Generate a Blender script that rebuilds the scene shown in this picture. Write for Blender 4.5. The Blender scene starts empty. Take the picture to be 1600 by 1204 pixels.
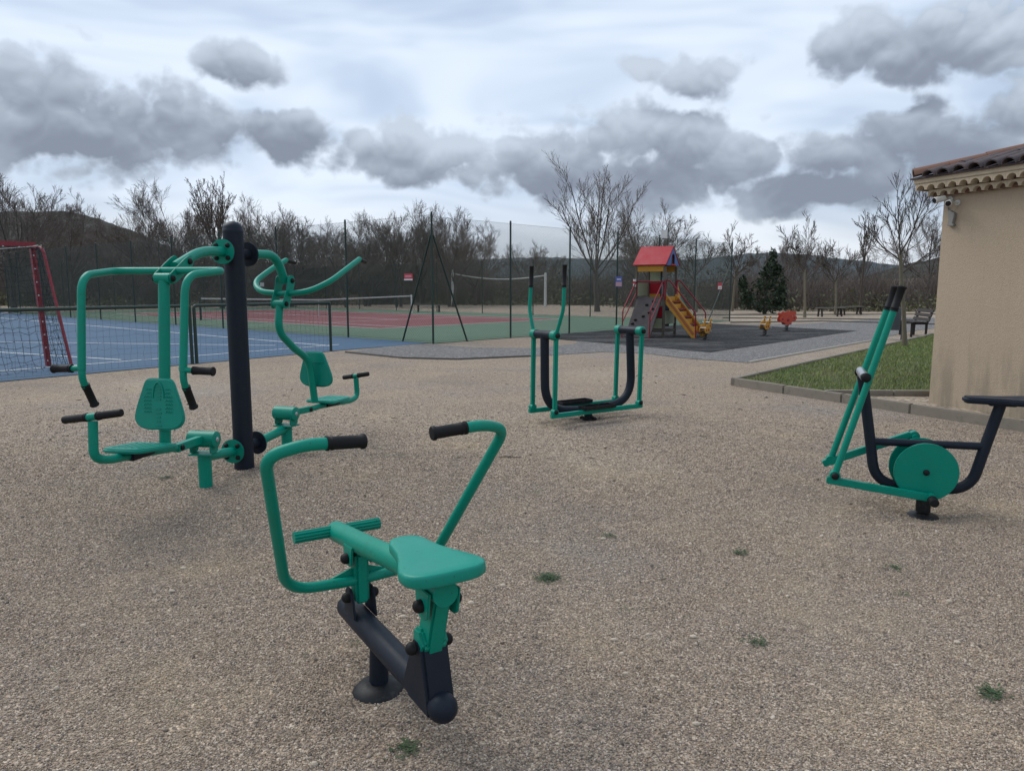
import bpy, bmesh, math, random
import numpy as np
from mathutils import Vector, Matrix

# ------------------------------------------------------------------ camera, sky, sun, exposure
SC = bpy.context.scene
COL = SC.collection
PITCH = math.atan(155.0 / 1157.0)
cam_d = bpy.data.cameras.new('camera')
cam = bpy.data.objects.new('camera', cam_d)
COL.objects.link(cam)
cam.location = (0, 0, 1.6)
cam.rotation_euler = (math.pi / 2 - PITCH, 0, 0)
cam_d.sensor_width = 36.0
cam_d.lens = 36.0 * 1157.0 / 1600.0
cam_d.clip_start = 0.05
cam_d.clip_end = 9000
SC.camera = cam

SUN_EL, SUN_AZ = 50.0, -55.0           # degrees; azimuth from +Y towards +X (ahead and to the left)
SC.view_settings.view_transform = 'Standard'
SC.view_settings.look = 'None'
SC.view_settings.gamma = 1.0
SC.view_settings.use_curve_mapping = False
SC.view_settings.exposure = 0.48
SC.cycles.max_bounces = 4
SC.cycles.diffuse_bounces = 1
SC.cycles.glossy_bounces = 2
SC.cycles.transparent_max_bounces = 8
SC.cycles.use_denoising = True

world = bpy.data.worlds.new('World')
SC.world = world
world.use_nodes = True


class NT:
    """small helper for node trees"""
    def __init__(s, tree):
        s.t = tree

    def n(s, typ, **kw):
        nd = s.t.nodes.new(typ)
        for k, v in kw.items():
            setattr(nd, k, v)
        return nd

    def l(s, a, b):
        s.t.links.new(a, b)

    def put(s, sock, v):
        if hasattr(v, 'is_output') or isinstance(v, bpy.types.NodeSocket):
            s.t.links.new(v, sock)
        else:
            sock.default_value = v

    def math(s, op, a, b=None, c=None, clamp=False):
        nd = s.n('ShaderNodeMath', operation=op)
        nd.use_clamp = clamp
        s.put(nd.inputs[0], a)
        if b is not None:
            s.put(nd.inputs[1], b)
        if c is not None:
            s.put(nd.inputs[2], c)
        return nd.outputs[0]

    def vmath(s, op, a, b=None):
        nd = s.n('ShaderNodeVectorMath', operation=op)
        s.put(nd.inputs[0], a)
        if b is not None:
            s.put(nd.inputs[1], b)
        return nd.outputs['Value'] if op in ('LENGTH', 'DOT_PRODUCT', 'DISTANCE') else nd.outputs[0]

    def noise(s, vec, scale, detail=4.0, rough=0.55, dist=0.0, col=False):
        nd = s.n('ShaderNodeTexNoise')
        if vec is not None:
            s.l(vec, nd.inputs['Vector'])
        nd.inputs['Scale'].default_value = scale
        nd.inputs['Detail'].default_value = detail
        nd.inputs['Roughness'].default_value = rough
        nd.inputs['Distortion'].default_value = dist
        return nd.outputs['Color' if col else 'Fac']

    def ss(s, x, lo, hi, a=0.0, b=1.0):
        nd = s.n('ShaderNodeMapRange', interpolation_type='SMOOTHSTEP')
        s.put(nd.inputs[0], x)
        nd.inputs[1].default_value = lo
        nd.inputs[2].default_value = hi
        nd.inputs[3].default_value = a
        nd.inputs[4].default_value = b
        return nd.outputs[0]

    def lin(s, x, lo, hi, a=0.0, b=1.0):
        nd = s.n('ShaderNodeMapRange')
        s.put(nd.inputs[0], x)
        nd.inputs[1].default_value = lo
        nd.inputs[2].default_value = hi
        nd.inputs[3].default_value = a
        nd.inputs[4].default_value = b
        return nd.outputs[0]

    def mix(s, f, a, b, blend='MIX'):
        nd = s.n('ShaderNodeMix', data_type='RGBA', blend_type=blend)
        s.put(nd.inputs[0], f)
        for i, v in ((6, a), (7, b)):
            if isinstance(v, (tuple, list)):
                nd.inputs[i].default_value = (v[0], v[1], v[2], 1)
            else:
                s.l(v, nd.inputs[i])
        return nd.outputs[2]


def build_sky():
    W = NT(world.node_tree)
    world.node_tree.nodes.clear()
    out = W.n('ShaderNodeOutputWorld')
    sky = W.n('ShaderNodeTexSky', sky_type='NISHITA')
    sky.sun_disc = False
    sky.sun_elevation = math.radians(SUN_EL)
    sky.sun_rotation = math.radians(SUN_AZ)
    sky.dust_density = 2.0
    bg1 = W.n('ShaderNodeBackground')
    W.l(sky.outputs[0], bg1.inputs[0])
    bg1.inputs[1].default_value = 0.08
    tc = W.n('ShaderNodeTexCoord')
    d = tc.outputs['Generated']
    sep = W.n('ShaderNodeSeparateXYZ')
    W.l(d, sep.inputs[0])
    az = W.math('ARCTAN2', sep.outputs[0], sep.outputs[1])
    el = W.math('ARCSINE', sep.outputs[2])
    cb = W.n('ShaderNodeCombineXYZ')
    W.l(az, cb.inputs[0])
    W.l(el, cb.inputs[1])
    p0 = cb.outputs[0]
    # low-frequency wander of the outlines, then rounded billows from cells
    w1 = W.vmath('SUBTRACT', W.noise(d, 9.0, 1.0, 0.5, col=True), (0.5, 0.5, 0.5))
    p = W.vmath('ADD', p0, W.vmath('MULTIPLY', w1, (0.07, 0.04, 0)))
    fine = W.noise(d, 38.0, 3.0, 0.6)
    # banks of cumulus: azimuth, elevation, half width, half height (radians)
    banks = [(-.55, .212, .075, .052), (-.47, .183, .115, .050), (-.60, .165, .09, .045), (-.389, .172, .072, .034),
             (-.288, .184, .058, .034), (-.339, .260, .046, .027), (-.198, .176, .026, .017), (-.083, .169, .092, .035),
             (-.133, .152, .123, .024), (.05, .160, .117, .044), (.165, .195, .070, .040), (.234, .178, .072, .046),
             (.158, .134, .158, .038), (.308, .156, .054, .032), (.243, .256, .067, .025), (.18, .266, .034, .016),
             (.425, .153, .060, .037), (.517, .153, .077, .053), (.417, .278, .053, .037), (.496, .273, .096, .037),
             (.58, .260, .075, .038), (.362, .116, .118, .026), (.495, .201, .03, .018), (.60, .176, .06, .04)]
    bases = [(-.34, .262, .05, .035), (-.52, .185, .17, .075), (-.31, .178, .10, .045), (-.10, .16, .13, .042), (.05, .152, .15, .05), (.19, .165, .17, .07), (.38, .14, .14, .05), (.54, .165, .13, .07), (.49, .268, .15, .05), (.24, .255, .075, .03)]

    def field(vec, bk, k=0.30):
        f = None
        for a, e, ra, re in bk:
            q = W.vmath('MULTIPLY', W.vmath('SUBTRACT', vec, (a, e, 0)), (1 / ra, 1 / re, 0))
            v = W.math('SUBTRACT', 1.0, W.vmath('LENGTH', q))
            f = v if f is None else W.math('SMOOTH_MAX', f, v, k)
        return f

    def billow(vec):
        # rounded bumps with creases between them, three sizes
        t = None
        for sc_, am in ((13.0, 1.0), (30.0, 0.5), (66.0, 0.2)):
            n_ = W.math('MULTIPLY', W.math('ABSOLUTE', W.math('SUBTRACT', W.noise(vec, sc_, 0.0), 0.5)), 2.0 * am)
            t = n_ if t is None else W.math('ADD', t, n_)
        return t
    db = W.vmath('MULTIPLY', d, (1.0, 1.0, 1.25))
    b0 = billow(db)
    b1 = billow(W.vmath('ADD', db, (0.0, 0.0, 0.014)))
    puff = W.math('SUBTRACT', b0, 0.42)
    f0 = W.math('ADD', field(p, banks), W.math('ADD', W.math('MULTIPLY', puff, 0.95), W.math('MULTIPLY', W.math('SUBTRACT', fine, 0.5), 0.7)))
    f0 = W.math('ADD', f0, 0.13)
    gn = W.noise(d, 3.2, 3.0, 0.58)
    f1 = field(W.vmath('ADD', p, (0, 0.030, 0)), bases)
    # clouds behind and above the viewer go on in the same way
    away = W.ss(sep.outputs[1], 0.80, 0.45)
    fg = W.math('SUBTRACT', W.math('MULTIPLY', W.math('SUBTRACT', gn, 0.53), 5.0), W.math('MULTIPLY', W.math('SUBTRACT', 1.0, away), 3.0))
    fall = W.math('MAXIMUM', f0, fg)
    alpha = W.ss(fall, -0.14, 0.40)
    lump = W.math('MULTIPLY', W.math('SUBTRACT', b1, b0), 0.7)
    shade = W.math('ADD', W.math('ADD', f1, lump), W.math('MULTIPLY', W.math('SUBTRACT', gn, 0.5), 2.4))
    dark = W.ss(shade, -0.60, 0.95)
    ccol = W.mix(dark, (0.43, 0.49, 0.57), (0.185, 0.216, 0.275))
    # high veil: bright and streaky
    sv = W.vmath('MULTIPLY', d, (1.2, 1.0, 4.5))
    v1 = W.noise(sv, 2.2, 3.0, 0.55, 0.6)
    veil = W.mix(W.ss(v1, 0.36, 0.62), (0.42, 0.51, 0.645), (0.60, 0.675, 0.775))
    low = W.ss(el, 0.02, 0.14)
    veil = W.mix(low, W.mix(W.ss(v1, 0.40, 0.60), (0.40, 0.45, 0.51), (0.63, 0.665, 0.71)), veil)
    cc = W.mix(alpha, veil, ccol)
    bg2 = W.n('ShaderNodeBackground')
    W.l(cc, bg2.inputs[0])
    bg2.inputs[1].default_value = 1.0
    ms = W.n('ShaderNodeMixShader')
    cover = W.math('MAXIMUM', alpha, W.ss(v1, 0.25, 0.5, 0.72, 0.95))
    W.l(cover, ms.inputs[0])
    W.l(bg1.outputs[0], ms.inputs[1])
    W.l(bg2.outputs[0], ms.inputs[2])
    W.l(ms.outputs[0], out.inputs[0])
    world.cycles.sampling_method = 'NONE'      # an even overcast needs no importance map


build_sky()
sun_d = bpy.data.lights.new('sun', 'SUN')
sun_d.energy = 1.5
sun_d.angle = math.radians(38)
sun_d.color = (1.0, 0.97, 0.92)
sun = bpy.data.objects.new('sun', sun_d)
COL.objects.link(sun)
_a, _e = math.radians(SUN_AZ), math.radians(SUN_EL)
_dir = Vector((math.sin(_a) * math.cos(_e), math.cos(_a) * math.cos(_e), math.sin(_e)))
sun.rotation_euler = _dir.to_track_quat('Z', 'Y').to_euler()
sun.location = (0, 0, 30)

# ------------------------------------------------------------------ materials
MATS = {}


def new_mat(name):
    m = bpy.data.materials.new(name)
    m.use_nodes = True
    N = NT(m.node_tree)
    b = m.node_tree.nodes['Principled BSDF']
    MATS[name] = m
    return m, N, b


def coords(N, obj=True):
    tc = N.n('ShaderNodeTexCoord')
    return tc.outputs['Object' if obj else 'Generated']


def worldpos(N):
    return N.n('ShaderNodeNewGeometry').outputs['Position']


def bump(N, b, h, strength=0.3, dist=0.01):
    bn = N.n('ShaderNodeBump')
    bn.inputs['Strength'].default_value = strength
    bn.inputs['Distance'].default_value = dist
    N.put(bn.inputs['Height'], h)
    N.l(bn.outputs[0], b.inputs['Normal'])


def simple(name, col, rough=0.6, metal=0.0, var=0.15, scale=6.0, bmp=0.0, bscale=60.0, bdist=0.004, spec=0.5, dirt=None, dirt_amt=0.3, wear=None):
    """one colour with blotches of wear, roughness variation and fine relief"""
    m, N, b = new_mat(name)
    P = worldpos(N)
    n1 = N.noise(P, scale, 5.0, 0.6)
    c0 = tuple(max(0, c * (1 - var)) for c in col)
    c1 = tuple(min(1, c * (1 + var)) for c in col)
    c = N.mix(n1, c0, c1)
    if dirt:
        n2 = N.noise(P, scale * 2.7, 6.0, 0.65)
        c = N.mix(N.ss(n2, 0.5, 0.75, 0, dirt_amt), c, dirt)
    if wear:
        # chalky fading in patches, thin scuffs and small dark specks of grime
        c = N.mix(N.ss(N.noise(P, 14.0, 6.0, 0.7), 0.54, 0.74, 0, 0.55), c, wear)
        sc_ = N.noise(N.vmath('MULTIPLY', P, (3.0, 3.0, 0.6)), 45.0, 3.0, 0.7)
        c = N.mix(N.ss(sc_, 0.66, 0.74, 0, 0.6), c, tuple(min(1, q * 1.35 + 0.012) for q in wear))
        c = N.mix(N.ss(N.noise(P, 95.0, 2.0, 0.6), 0.67, 0.73, 0, 0.7), c, (0.03, 0.035, 0.03))
    N.l(c, b.inputs['Base Color'])
    N.l(N.lin(n1, 0.3, 0.7, rough - 0.07, rough + 0.1), b.inputs['Roughness'])
    b.inputs['Metallic'].default_value = metal
    b.inputs['Specular IOR Level'].default_value = spec
    if bmp:
        bump(N, b, N.noise(P, bscale, 3.0, 0.6), bmp, bdist)
    return m


simple('green_paint', (0.000, 0.220, 0.152), 0.36, var=0.10, scale=5, bmp=0.05, bscale=220, bdist=0.001, spec=0.22, dirt=(0.012, 0.165, 0.115), dirt_amt=0.5, wear=(0.006, 0.235, 0.165))
simple('green_plastic', (0.000, 0.240, 0.175), 0.40, var=0.08, scale=4, bmp=0.06, bscale=300, bdist=0.001, spec=0.32, dirt=(0.02, 0.19, 0.145), dirt_amt=0.3, wear=(0.010, 0.265, 0.200))
simple('dark_paint', (0.012, 0.017, 0.027), 0.46, spec=0.16, wear=(0.020, 0.025, 0.034), var=0.15, scale=5, bmp=0.06, bscale=260, bdist=0.001, dirt=(0.024, 0.028, 0.034), dirt_amt=0.35)
simple('black_rubber', (0.007, 0.007, 0.008), 0.6, spec=0.25, var=0.2, scale=20, bmp=0.1, bscale=200, bdist=0.001)
simple('black_base', (0.008, 0.009, 0.011), 0.5, spec=0.3, var=0.2, scale=12, dirt=(0.10, 0.09, 0.075), dirt_amt=0.35)
simple('steel', (0.42, 0.43, 0.45), 0.35, metal=0.8, var=0.1)
simple('fence_green', (0.009, 0.028, 0.020), 0.5, var=0.2, scale=3)
simple('wire_green', (0.018, 0.034, 0.026), 0.5, var=0.1, scale=3)
simple('net_dark', (0.016, 0.020, 0.026), 0.8, var=0.2, scale=8)
simple('net_white', (0.55, 0.54, 0.50), 0.8, var=0.15, scale=5)
simple('white_paint', (0.62, 0.62, 0.60), 0.5, var=0.12, scale=6, dirt=(0.3, 0.28, 0.24), dirt_amt=0.5)
simple('goal_red', (0.20, 0.012, 0.022), 0.45, var=0.18, scale=4, dirt=(0.30, 0.10, 0.09), dirt_amt=0.4)
simple('play_red', (0.33, 0.010, 0.022), 0.5, spec=0.25, var=0.1, scale=4)
simple('rail_red', (0.20, 0.012, 0.022), 0.5, spec=0.3, var=0.12, scale=4)
simple('play_yellow', (0.50, 0.235, 0.025), 0.5, spec=0.3, var=0.12, scale=4, dirt=(0.25, 0.14, 0.05), dirt_amt=0.4)
simple('inlay_brown', (0.28, 0.085, 0.025), 0.5, var=0.15, scale=4)
simple('play_blue', (0.035, 0.085, 0.24), 0.5, var=0.12, scale=4)
simple('play_teal', (0.02, 0.16, 0.17), 0.4, var=0.12, scale=4)
simple('play_cream', (0.30, 0.32, 0.20), 0.5, var=0.12, scale=4)
simple('play_orange', (0.50, 0.065, 0.03), 0.5, var=0.15, scale=5)
simple('ramp_brown', (0.038, 0.032, 0.034), 0.75, var=0.2, scale=6)
simple('post_wood', (0.11, 0.095, 0.075), 0.8, var=0.3, scale=9, bmp=0.2, bscale=30)
simple('bench_wood', (0.030, 0.023, 0.020), 0.75, var=0.3, scale=7, bmp=0.2, bscale=40)
simple('table_wood', (0.13, 0.12, 0.10), 0.8, var=0.3, scale=7, bmp=0.2, bscale=40)
simple('bin_grey', (0.065, 0.075, 0.090), 0.5, var=0.12, scale=4)
simple('line_white', (0.72, 0.73, 0.73), 0.7, var=0.12, scale=4, dirt=(0.35, 0.40, 0.46), dirt_amt=0.4)
simple('concrete', (0.215, 0.185, 0.148), 0.9, var=0.25, scale=4, bmp=0.4, bscale=70, bdist=0.004, dirt=(0.09, 0.085, 0.07), dirt_amt=0.55)
simple('edging', (0.11, 0.10, 0.09), 0.9, var=0.25, scale=4)
simple('stone_pale', (0.46, 0.385, 0.30), 0.9, var=0.35, scale=9)
simple('edging_pale', (0.40, 0.365, 0.315), 0.9, var=0.2, scale=4)
simple('camera_white', (0.62, 0.60, 0.55), 0.45, var=0.06, scale=8)
simple('cable_grey', (0.24, 0.23, 0.21), 0.6, var=0.2, scale=20)
simple('lens_black', (0.006, 0.006, 0.008), 0.15, var=0.0)
simple('sign_red', (0.42, 0.02, 0.035), 0.5, var=0.08)
simple('sign_blue', (0.07, 0.10, 0.36), 0.5, var=0.08)
simple('sign_pink', (0.50, 0.28, 0.30), 0.5, var=0.08)
simple('roof_tile', (0.070, 0.055, 0.058), 0.9, var=0.5, scale=3.5, bmp=0.4, bscale=60, dirt=(0.15, 0.095, 0.075), dirt_amt=0.6)
simple('ridge_tile', (0.165, 0.085, 0.060), 0.9, var=0.3, scale=3.0, bmp=0.3, bscale=60, dirt=(0.09, 0.07, 0.06), dirt_amt=0.6)
simple('genoise_paint', (0.50, 0.41, 0.29), 0.9, var=0.10, scale=3, bmp=0.2, bscale=90, dirt=(0.30, 0.24, 0.17), dirt_amt=0.4)
simple('bark_pale', (0.150, 0.130, 0.092), 0.9, var=0.35, scale=9, bmp=0.5, bscale=35, bdist=0.02, dirt=(0.17, 0.145, 0.045), dirt_amt=0.6)
simple('bark_dark', (0.075, 0.062, 0.052), 0.95, var=0.35, scale=5, bmp=0.4, bscale=20, bdist=0.02)
simple('twig_grey', (0.085, 0.070, 0.058), 0.95, var=0.3, scale=1.2)
simple('twig_brown', (0.132, 0.108, 0.092), 0.95, var=0.35, scale=0.5)
simple('bark_white', (0.30, 0.28, 0.24), 0.9, var=0.3, scale=5)
simple('leaf_dark', (0.022, 0.040, 0.018), 0.7, var=0.45, scale=2.5)
simple('leaf_olive', (0.10, 0.10, 0.048), 0.8, var=0.45, scale=0.8)
simple('leaf_bud', (0.16, 0.13, 0.075), 0.8, var=0.4, scale=2)
simple('weed_green', (0.034, 0.068, 0.022), 0.7, var=0.4, scale=9)
simple('hill_wood', (0.020, 0.021, 0.016), 1.0, var=0.55, scale=0.045, bmp=0.8, bscale=0.12, bdist=6.0)
simple('hill_far_hazed', (0.030, 0.046, 0.052), 1.0, var=0.35, scale=0.012, bmp=0.6, bscale=0.03, bdist=12.0)  # blue of distance haze is put into this woodland colour; no haze volume
simple('bank_soil', (0.105, 0.085, 0.058), 1.0, var=0.4, scale=0.6, bmp=0.6, bscale=3, bdist=0.1, dirt=(0.075, 0.085, 0.035), dirt_amt=0.6)


def grain_mat(name, cols, cell, patch_cols=None, patch_scale=0.6, patch_amt=0.5, bmp=0.6, rough=0.95, clump=(62.0, 0.52, 1.40)):
    """loose chippings: random colour per cell, broad patches, bumpy"""
    m, N, b = new_mat(name)
    P = worldpos(N)
    vo = N.n('ShaderNodeTexVoronoi')
    N.l(P, vo.inputs['Vector'])
    vo.inputs['Scale'].default_value = 1.0 / cell
    r = N.n('ShaderNodeSeparateColor')
    N.l(vo.outputs['Color'], r.inputs[0])
    cr = N.n('ShaderNodeValToRGB')
    cr.color_ramp.interpolation = 'CONSTANT'
    els = cr.color_ramp.elements
    for i, c in enumerate(cols):
        e = els[i] if i < len(els) else els.new(i / len(cols))
        e.position = i / len(cols)
        e.color = (*c, 1)
    N.l(r.outputs[0], cr.inputs[0])
    c = cr.outputs[0]
    gap = N.ss(vo.outputs['Distance'], 0.45, 0.75, 1.0, 0.62)
    if patch_cols:
        for k, (pc, sc_) in enumerate(patch_cols):
            pn = N.noise(P, sc_, 5.0, 0.6)
            c = N.mix(N.ss(pn, 0.48, 0.72, 0, patch_amt), c, N.mix(0.5, c, pc))
    mul = N.n('ShaderNodeMix', data_type='RGBA', blend_type='MULTIPLY')
    mul.inputs[0].default_value = 1.0
    N.l(c, mul.inputs[6])
    N.l(gap, mul.inputs[7])
    fine = N.noise(P, 1.7 / cell, 3.0, 0.6)
    # clumps of stones read as speckle from further off
    s1 = N.ss(N.noise(P, clump[0], 2.0, 0.75), 0.30, 0.70, clump[1], clump[2])
    s2 = N.ss(N.noise(P, clump[0] * 0.22, 3.0, 0.7), 0.30, 0.70, clump[1] * 0.5 + 0.5, clump[2] * 0.5 + 0.5)
    mul2 = N.n('ShaderNodeMix', data_type='RGBA', blend_type='MULTIPLY')
    mul2.inputs[0].default_value = 1.0
    N.l(mul.outputs[2], mul2.inputs[6])
    N.l(N.math('MULTIPLY', s1, s2), mul2.inputs[7])
    N.l(mul2.outputs[2], b.inputs['Base Color'])
    b.inputs['Roughness'].default_value = rough
    b.inputs['Specular IOR Level'].default_value = 0.25
    h = N.math('ADD', N.math('SUBTRACT', N.math('MULTIPLY', fine, 0.5), vo.outputs['Distance']), N.math('MULTIPLY', s1, 0.5))
    bump(N, b, h, bmp, cell * 0.6)
    return m


TAN = [(0.92 * c_[0], 0.90 * c_[1], 0.87 * c_[2]) for c_ in [(0.37, 0.291, 0.220), (0.27, 0.214, 0.170), (0.43, 0.352, 0.278), (0.18, 0.146, 0.120), (0.34, 0.262, 0.193), (0.49, 0.414, 0.335), (0.275, 0.228, 0.190), (0.38, 0.288, 0.208)]]
grain_mat('gravel_tan', TAN, 0.009, [((0.17, 0.15, 0.135), 0.55), ((0.44, 0.34, 0.22), 0.9), ((0.26, 0.245, 0.24), 0.33), ((0.50, 0.42, 0.32), 0.21)], patch_amt=0.75)
grain_mat('gravel_grey', [(0.165, 0.160, 0.160), (0.11, 0.107, 0.11), (0.21, 0.20, 0.195), (0.15, 0.142, 0.138), (0.26, 0.25, 0.235)], 0.02, [((0.25, 0.225, 0.19), 0.5)], patch_amt=0.6, clump=(26.0, 0.55, 1.4), bmp=0.5)
grain_mat('sand_field', [(0.36, 0.29, 0.215), (0.30, 0.245, 0.185), (0.40, 0.325, 0.25)], 0.05, [((0.22, 0.18, 0.14), 0.12)], patch_amt=0.5, bmp=0.3, clump=(4.0, 0.8, 1.2))
grain_mat('rubber_chip', [(0.030, 0.031, 0.034), (0.045, 0.045, 0.048), (0.022, 0.023, 0.026), (0.07, 0.068, 0.066)], 0.05, [((0.09, 0.085, 0.08), 0.8)], patch_amt=0.4, bmp=0.8)


def mat_waves():
    # the rubber sheet lies in loose folds
    m = MATS['rubber_chip']
    N = NT(m.node_tree)
    b = m.node_tree.nodes['Principled BSDF']
    P = worldpos(N)
    mp = N.n('ShaderNodeMapping')
    N.l(P, mp.inputs[0])
    mp.inputs['Rotation'].default_value = (0, 0, -0.2)
    mp.inputs['Scale'].default_value = (0.30, 1.5, 1)
    w = N.noise(mp.outputs[0], 1.6, 4.0, 0.6, 0.8)
    bn = N.n('ShaderNodeBump')
    bn.inputs['Strength'].default_value = 1.0
    bn.inputs['Distance'].default_value = 0.25
    N.l(w, bn.inputs['Height'])
    old = b.inputs['Normal'].links[0].from_node
    N.l(bn.outputs[0], old.inputs['Normal'])
    src = b.inputs['Base Color'].links[0].from_socket
    N.l(N.mix(N.ss(w, 0.50, 0.68, 0.0, 0.8), src, (0.15, 0.147, 0.143)), b.inputs['Base Color'])


mat_waves()


def court_mat(name, col, stain):
    m, N, b = new_mat(name)
    P = worldpos(N)
    n = N.noise(P, 0.5, 6.0, 0.65)
    c = N.mix(N.ss(n, 0.3, 0.75), col, stain)
    c = N.mix(N.lin(N.noise(P, 40.0, 2.0, 0.6), 0.3, 0.7, 0, 0.3), c, tuple(x * 0.6 for x in col))
    N.l(c, b.inputs['Base Color'])
    b.inputs['Roughness'].default_value = 0.85
    bump(N, b, N.noise(P, 90.0, 2.0, 0.6), 0.4, 0.004)
    return m


court_mat('court_blue', (0.024, 0.077, 0.150), (0.038, 0.092, 0.152))
court_mat('court_green', (0.058, 0.122, 0.070), (0.088, 0.152, 0.094))
court_mat('court_red', (0.155, 0.030, 0.035), (0.185, 0.050, 0.050))


def render_mat():
    m, N, b = new_mat('render_wall')
    P = worldpos(N)
    sep = N.n('ShaderNodeSeparateXYZ')
    N.l(P, sep.inputs[0])
    n = N.noise(P, 0.9, 5.0, 0.6)
    c = N.mix(n, (0.42, 0.335, 0.242), (0.50, 0.40, 0.292))
    st = N.noise(N.vmath('MULTIPLY', P, (3.0, 3.0, 0.55)), 2.2, 5.0, 0.6)
    foot = N.math('MULTIPLY', N.ss(sep.outputs[2], 1.15, 0.05), N.ss(st, 0.38, 0.68))
    c = N.mix(N.math('MULTIPLY', foot, 0.7), c, (0.21, 0.18, 0.14))
    streak = N.ss(N.noise(N.vmath('MULTIPLY', P, (6.0, 6.0, 0.25)), 1.5, 4.0, 0.6), 0.55, 0.8, 0, 0.14)
    c = N.mix(streak, c, (0.30, 0.245, 0.185))
    N.l(c, b.inputs['Base Color'])
    b.inputs['Roughness'].default_value = 0.95
    b.inputs['Specular IOR Level'].default_value = 0.2
    c2 = N.noise(P, 70.0, 4.0, 0.75)
    N.l(N.mix(N.ss(c2, 0.35, 0.68, 0.0, 0.28), c, (0.26, 0.205, 0.15)), b.inputs['Base Color'])
    bump(N, b, c2, 0.9, 0.010)


render_mat()


def lawn_mat():
    m, N, b = new_mat('lawn_soil')
    P = worldpos(N)
    c = N.mix(N.ss(N.noise(P, 2.0, 5.0, 0.6), 0.35, 0.7), (0.050, 0.070, 0.018), (0.095, 0.088, 0.040))
    N.l(c, b.inputs['Base Color'])
    b.inputs['Roughness'].default_value = 1.0
    bump(N, b, N.noise(P, 45.0, 4.0, 0.7), 0.8, 0.03)
    m, N, b = new_mat('grass_blade')
    P = worldpos(N)
    c = N.mix(N.ss(N.noise(P, 1.3, 4.0, 0.6), 0.35, 0.68), (0.125, 0.185, 0.026), (0.215, 0.200, 0.066))
    c = N.mix(N.noise(P, 35.0, 2.0, 0.6), c, (0.155, 0.215, 0.035))
    N.l(c, b.inputs['Base Color'])
    b.inputs['Roughness'].default_value = 0.65


lawn_mat()


def pebble_mat():
    m, N, b = new_mat('pebble')
    oi = N.n('ShaderNodeObjectInfo')
    cr = N.n('ShaderNodeValToRGB')
    cr.color_ramp.interpolation = 'CONSTANT'
    els = cr.color_ramp.elements
    cols = TAN + [(0.52, 0.44, 0.36), (0.12, 0.10, 0.085), (0.23, 0.19, 0.16), (0.30, 0.235, 0.18)]
    for i, c in enumerate(cols):
        e = els[i] if i < len(els) else els.new(i / len(cols))
        e.position = i / len(cols)
        e.color = (*c, 1)
    N.l(oi.outputs['Random'], cr.inputs[0])
    P = worldpos(N)
    c = cr.outputs[0]
    for pc, sc_ in (((0.17, 0.15, 0.135), 0.55), ((0.44, 0.34, 0.22), 0.9), ((0.26, 0.245, 0.24), 0.33), ((0.50, 0.42, 0.32), 0.21)):
        c = N.mix(N.ss(N.noise(P, sc_, 5.0, 0.6), 0.48, 0.72, 0, 0.75), c, N.mix(0.5, c, pc))
    N.l(c, b.inputs['Base Color'])
    b.inputs['Roughness'].default_value = 0.85
    b.inputs['Specular IOR Level'].default_value = 0.3


pebble_mat()

# ------------------------------------------------------------------ mesh helpers
V = Vector


def link(name, me, mat, parent=None, loc=None):
    o = bpy.data.objects.new(name, me)
    COL.objects.link(o)
    if parent is not None:
        o.parent = parent
    if loc is not None:
        o.location = loc
    if mat and not me.materials:
        me.materials.append(MATS[mat])
    return o


def tag(o, label=None, cat=None, group=None, kind=None):
    if label:
        o['label'] = label
    if cat:
        o['category'] = cat
    if group:
        o['group'] = group
    if kind:
        o['kind'] = kind
    return o


def empty(name, loc=(0, 0, 0), rz=0.0):
    o = bpy.data.objects.new(name, None)
    o.empty_display_size = 0.2
    COL.objects.link(o)
    o.location = loc
    o.rotation_euler = (0, 0, rz)
    return o


def rnd(pts, rad, seg=6):
    """polyline with its corners rounded"""
    pts = [V(p) for p in pts]
    out = [pts[0]]
    for i in range(1, len(pts) - 1):
        a, b, c = pts[i - 1], pts[i], pts[i + 1]
        r = rad[i - 1] if isinstance(rad, (list, tuple)) else rad
        l1, l2 = (a - b).length, (c - b).length
        k = min(r, l1 * 0.49, l2 * 0.49)
        p, q = b + (a - b) * (k / l1), b + (c - b) * (k / l2)
        for j in range(seg + 1):
            t = j / seg
            out.append(p * (1 - t) ** 2 + b * 2 * t * (1 - t) + q * t * t)
    out.append(pts[-1])
    return out


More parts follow.
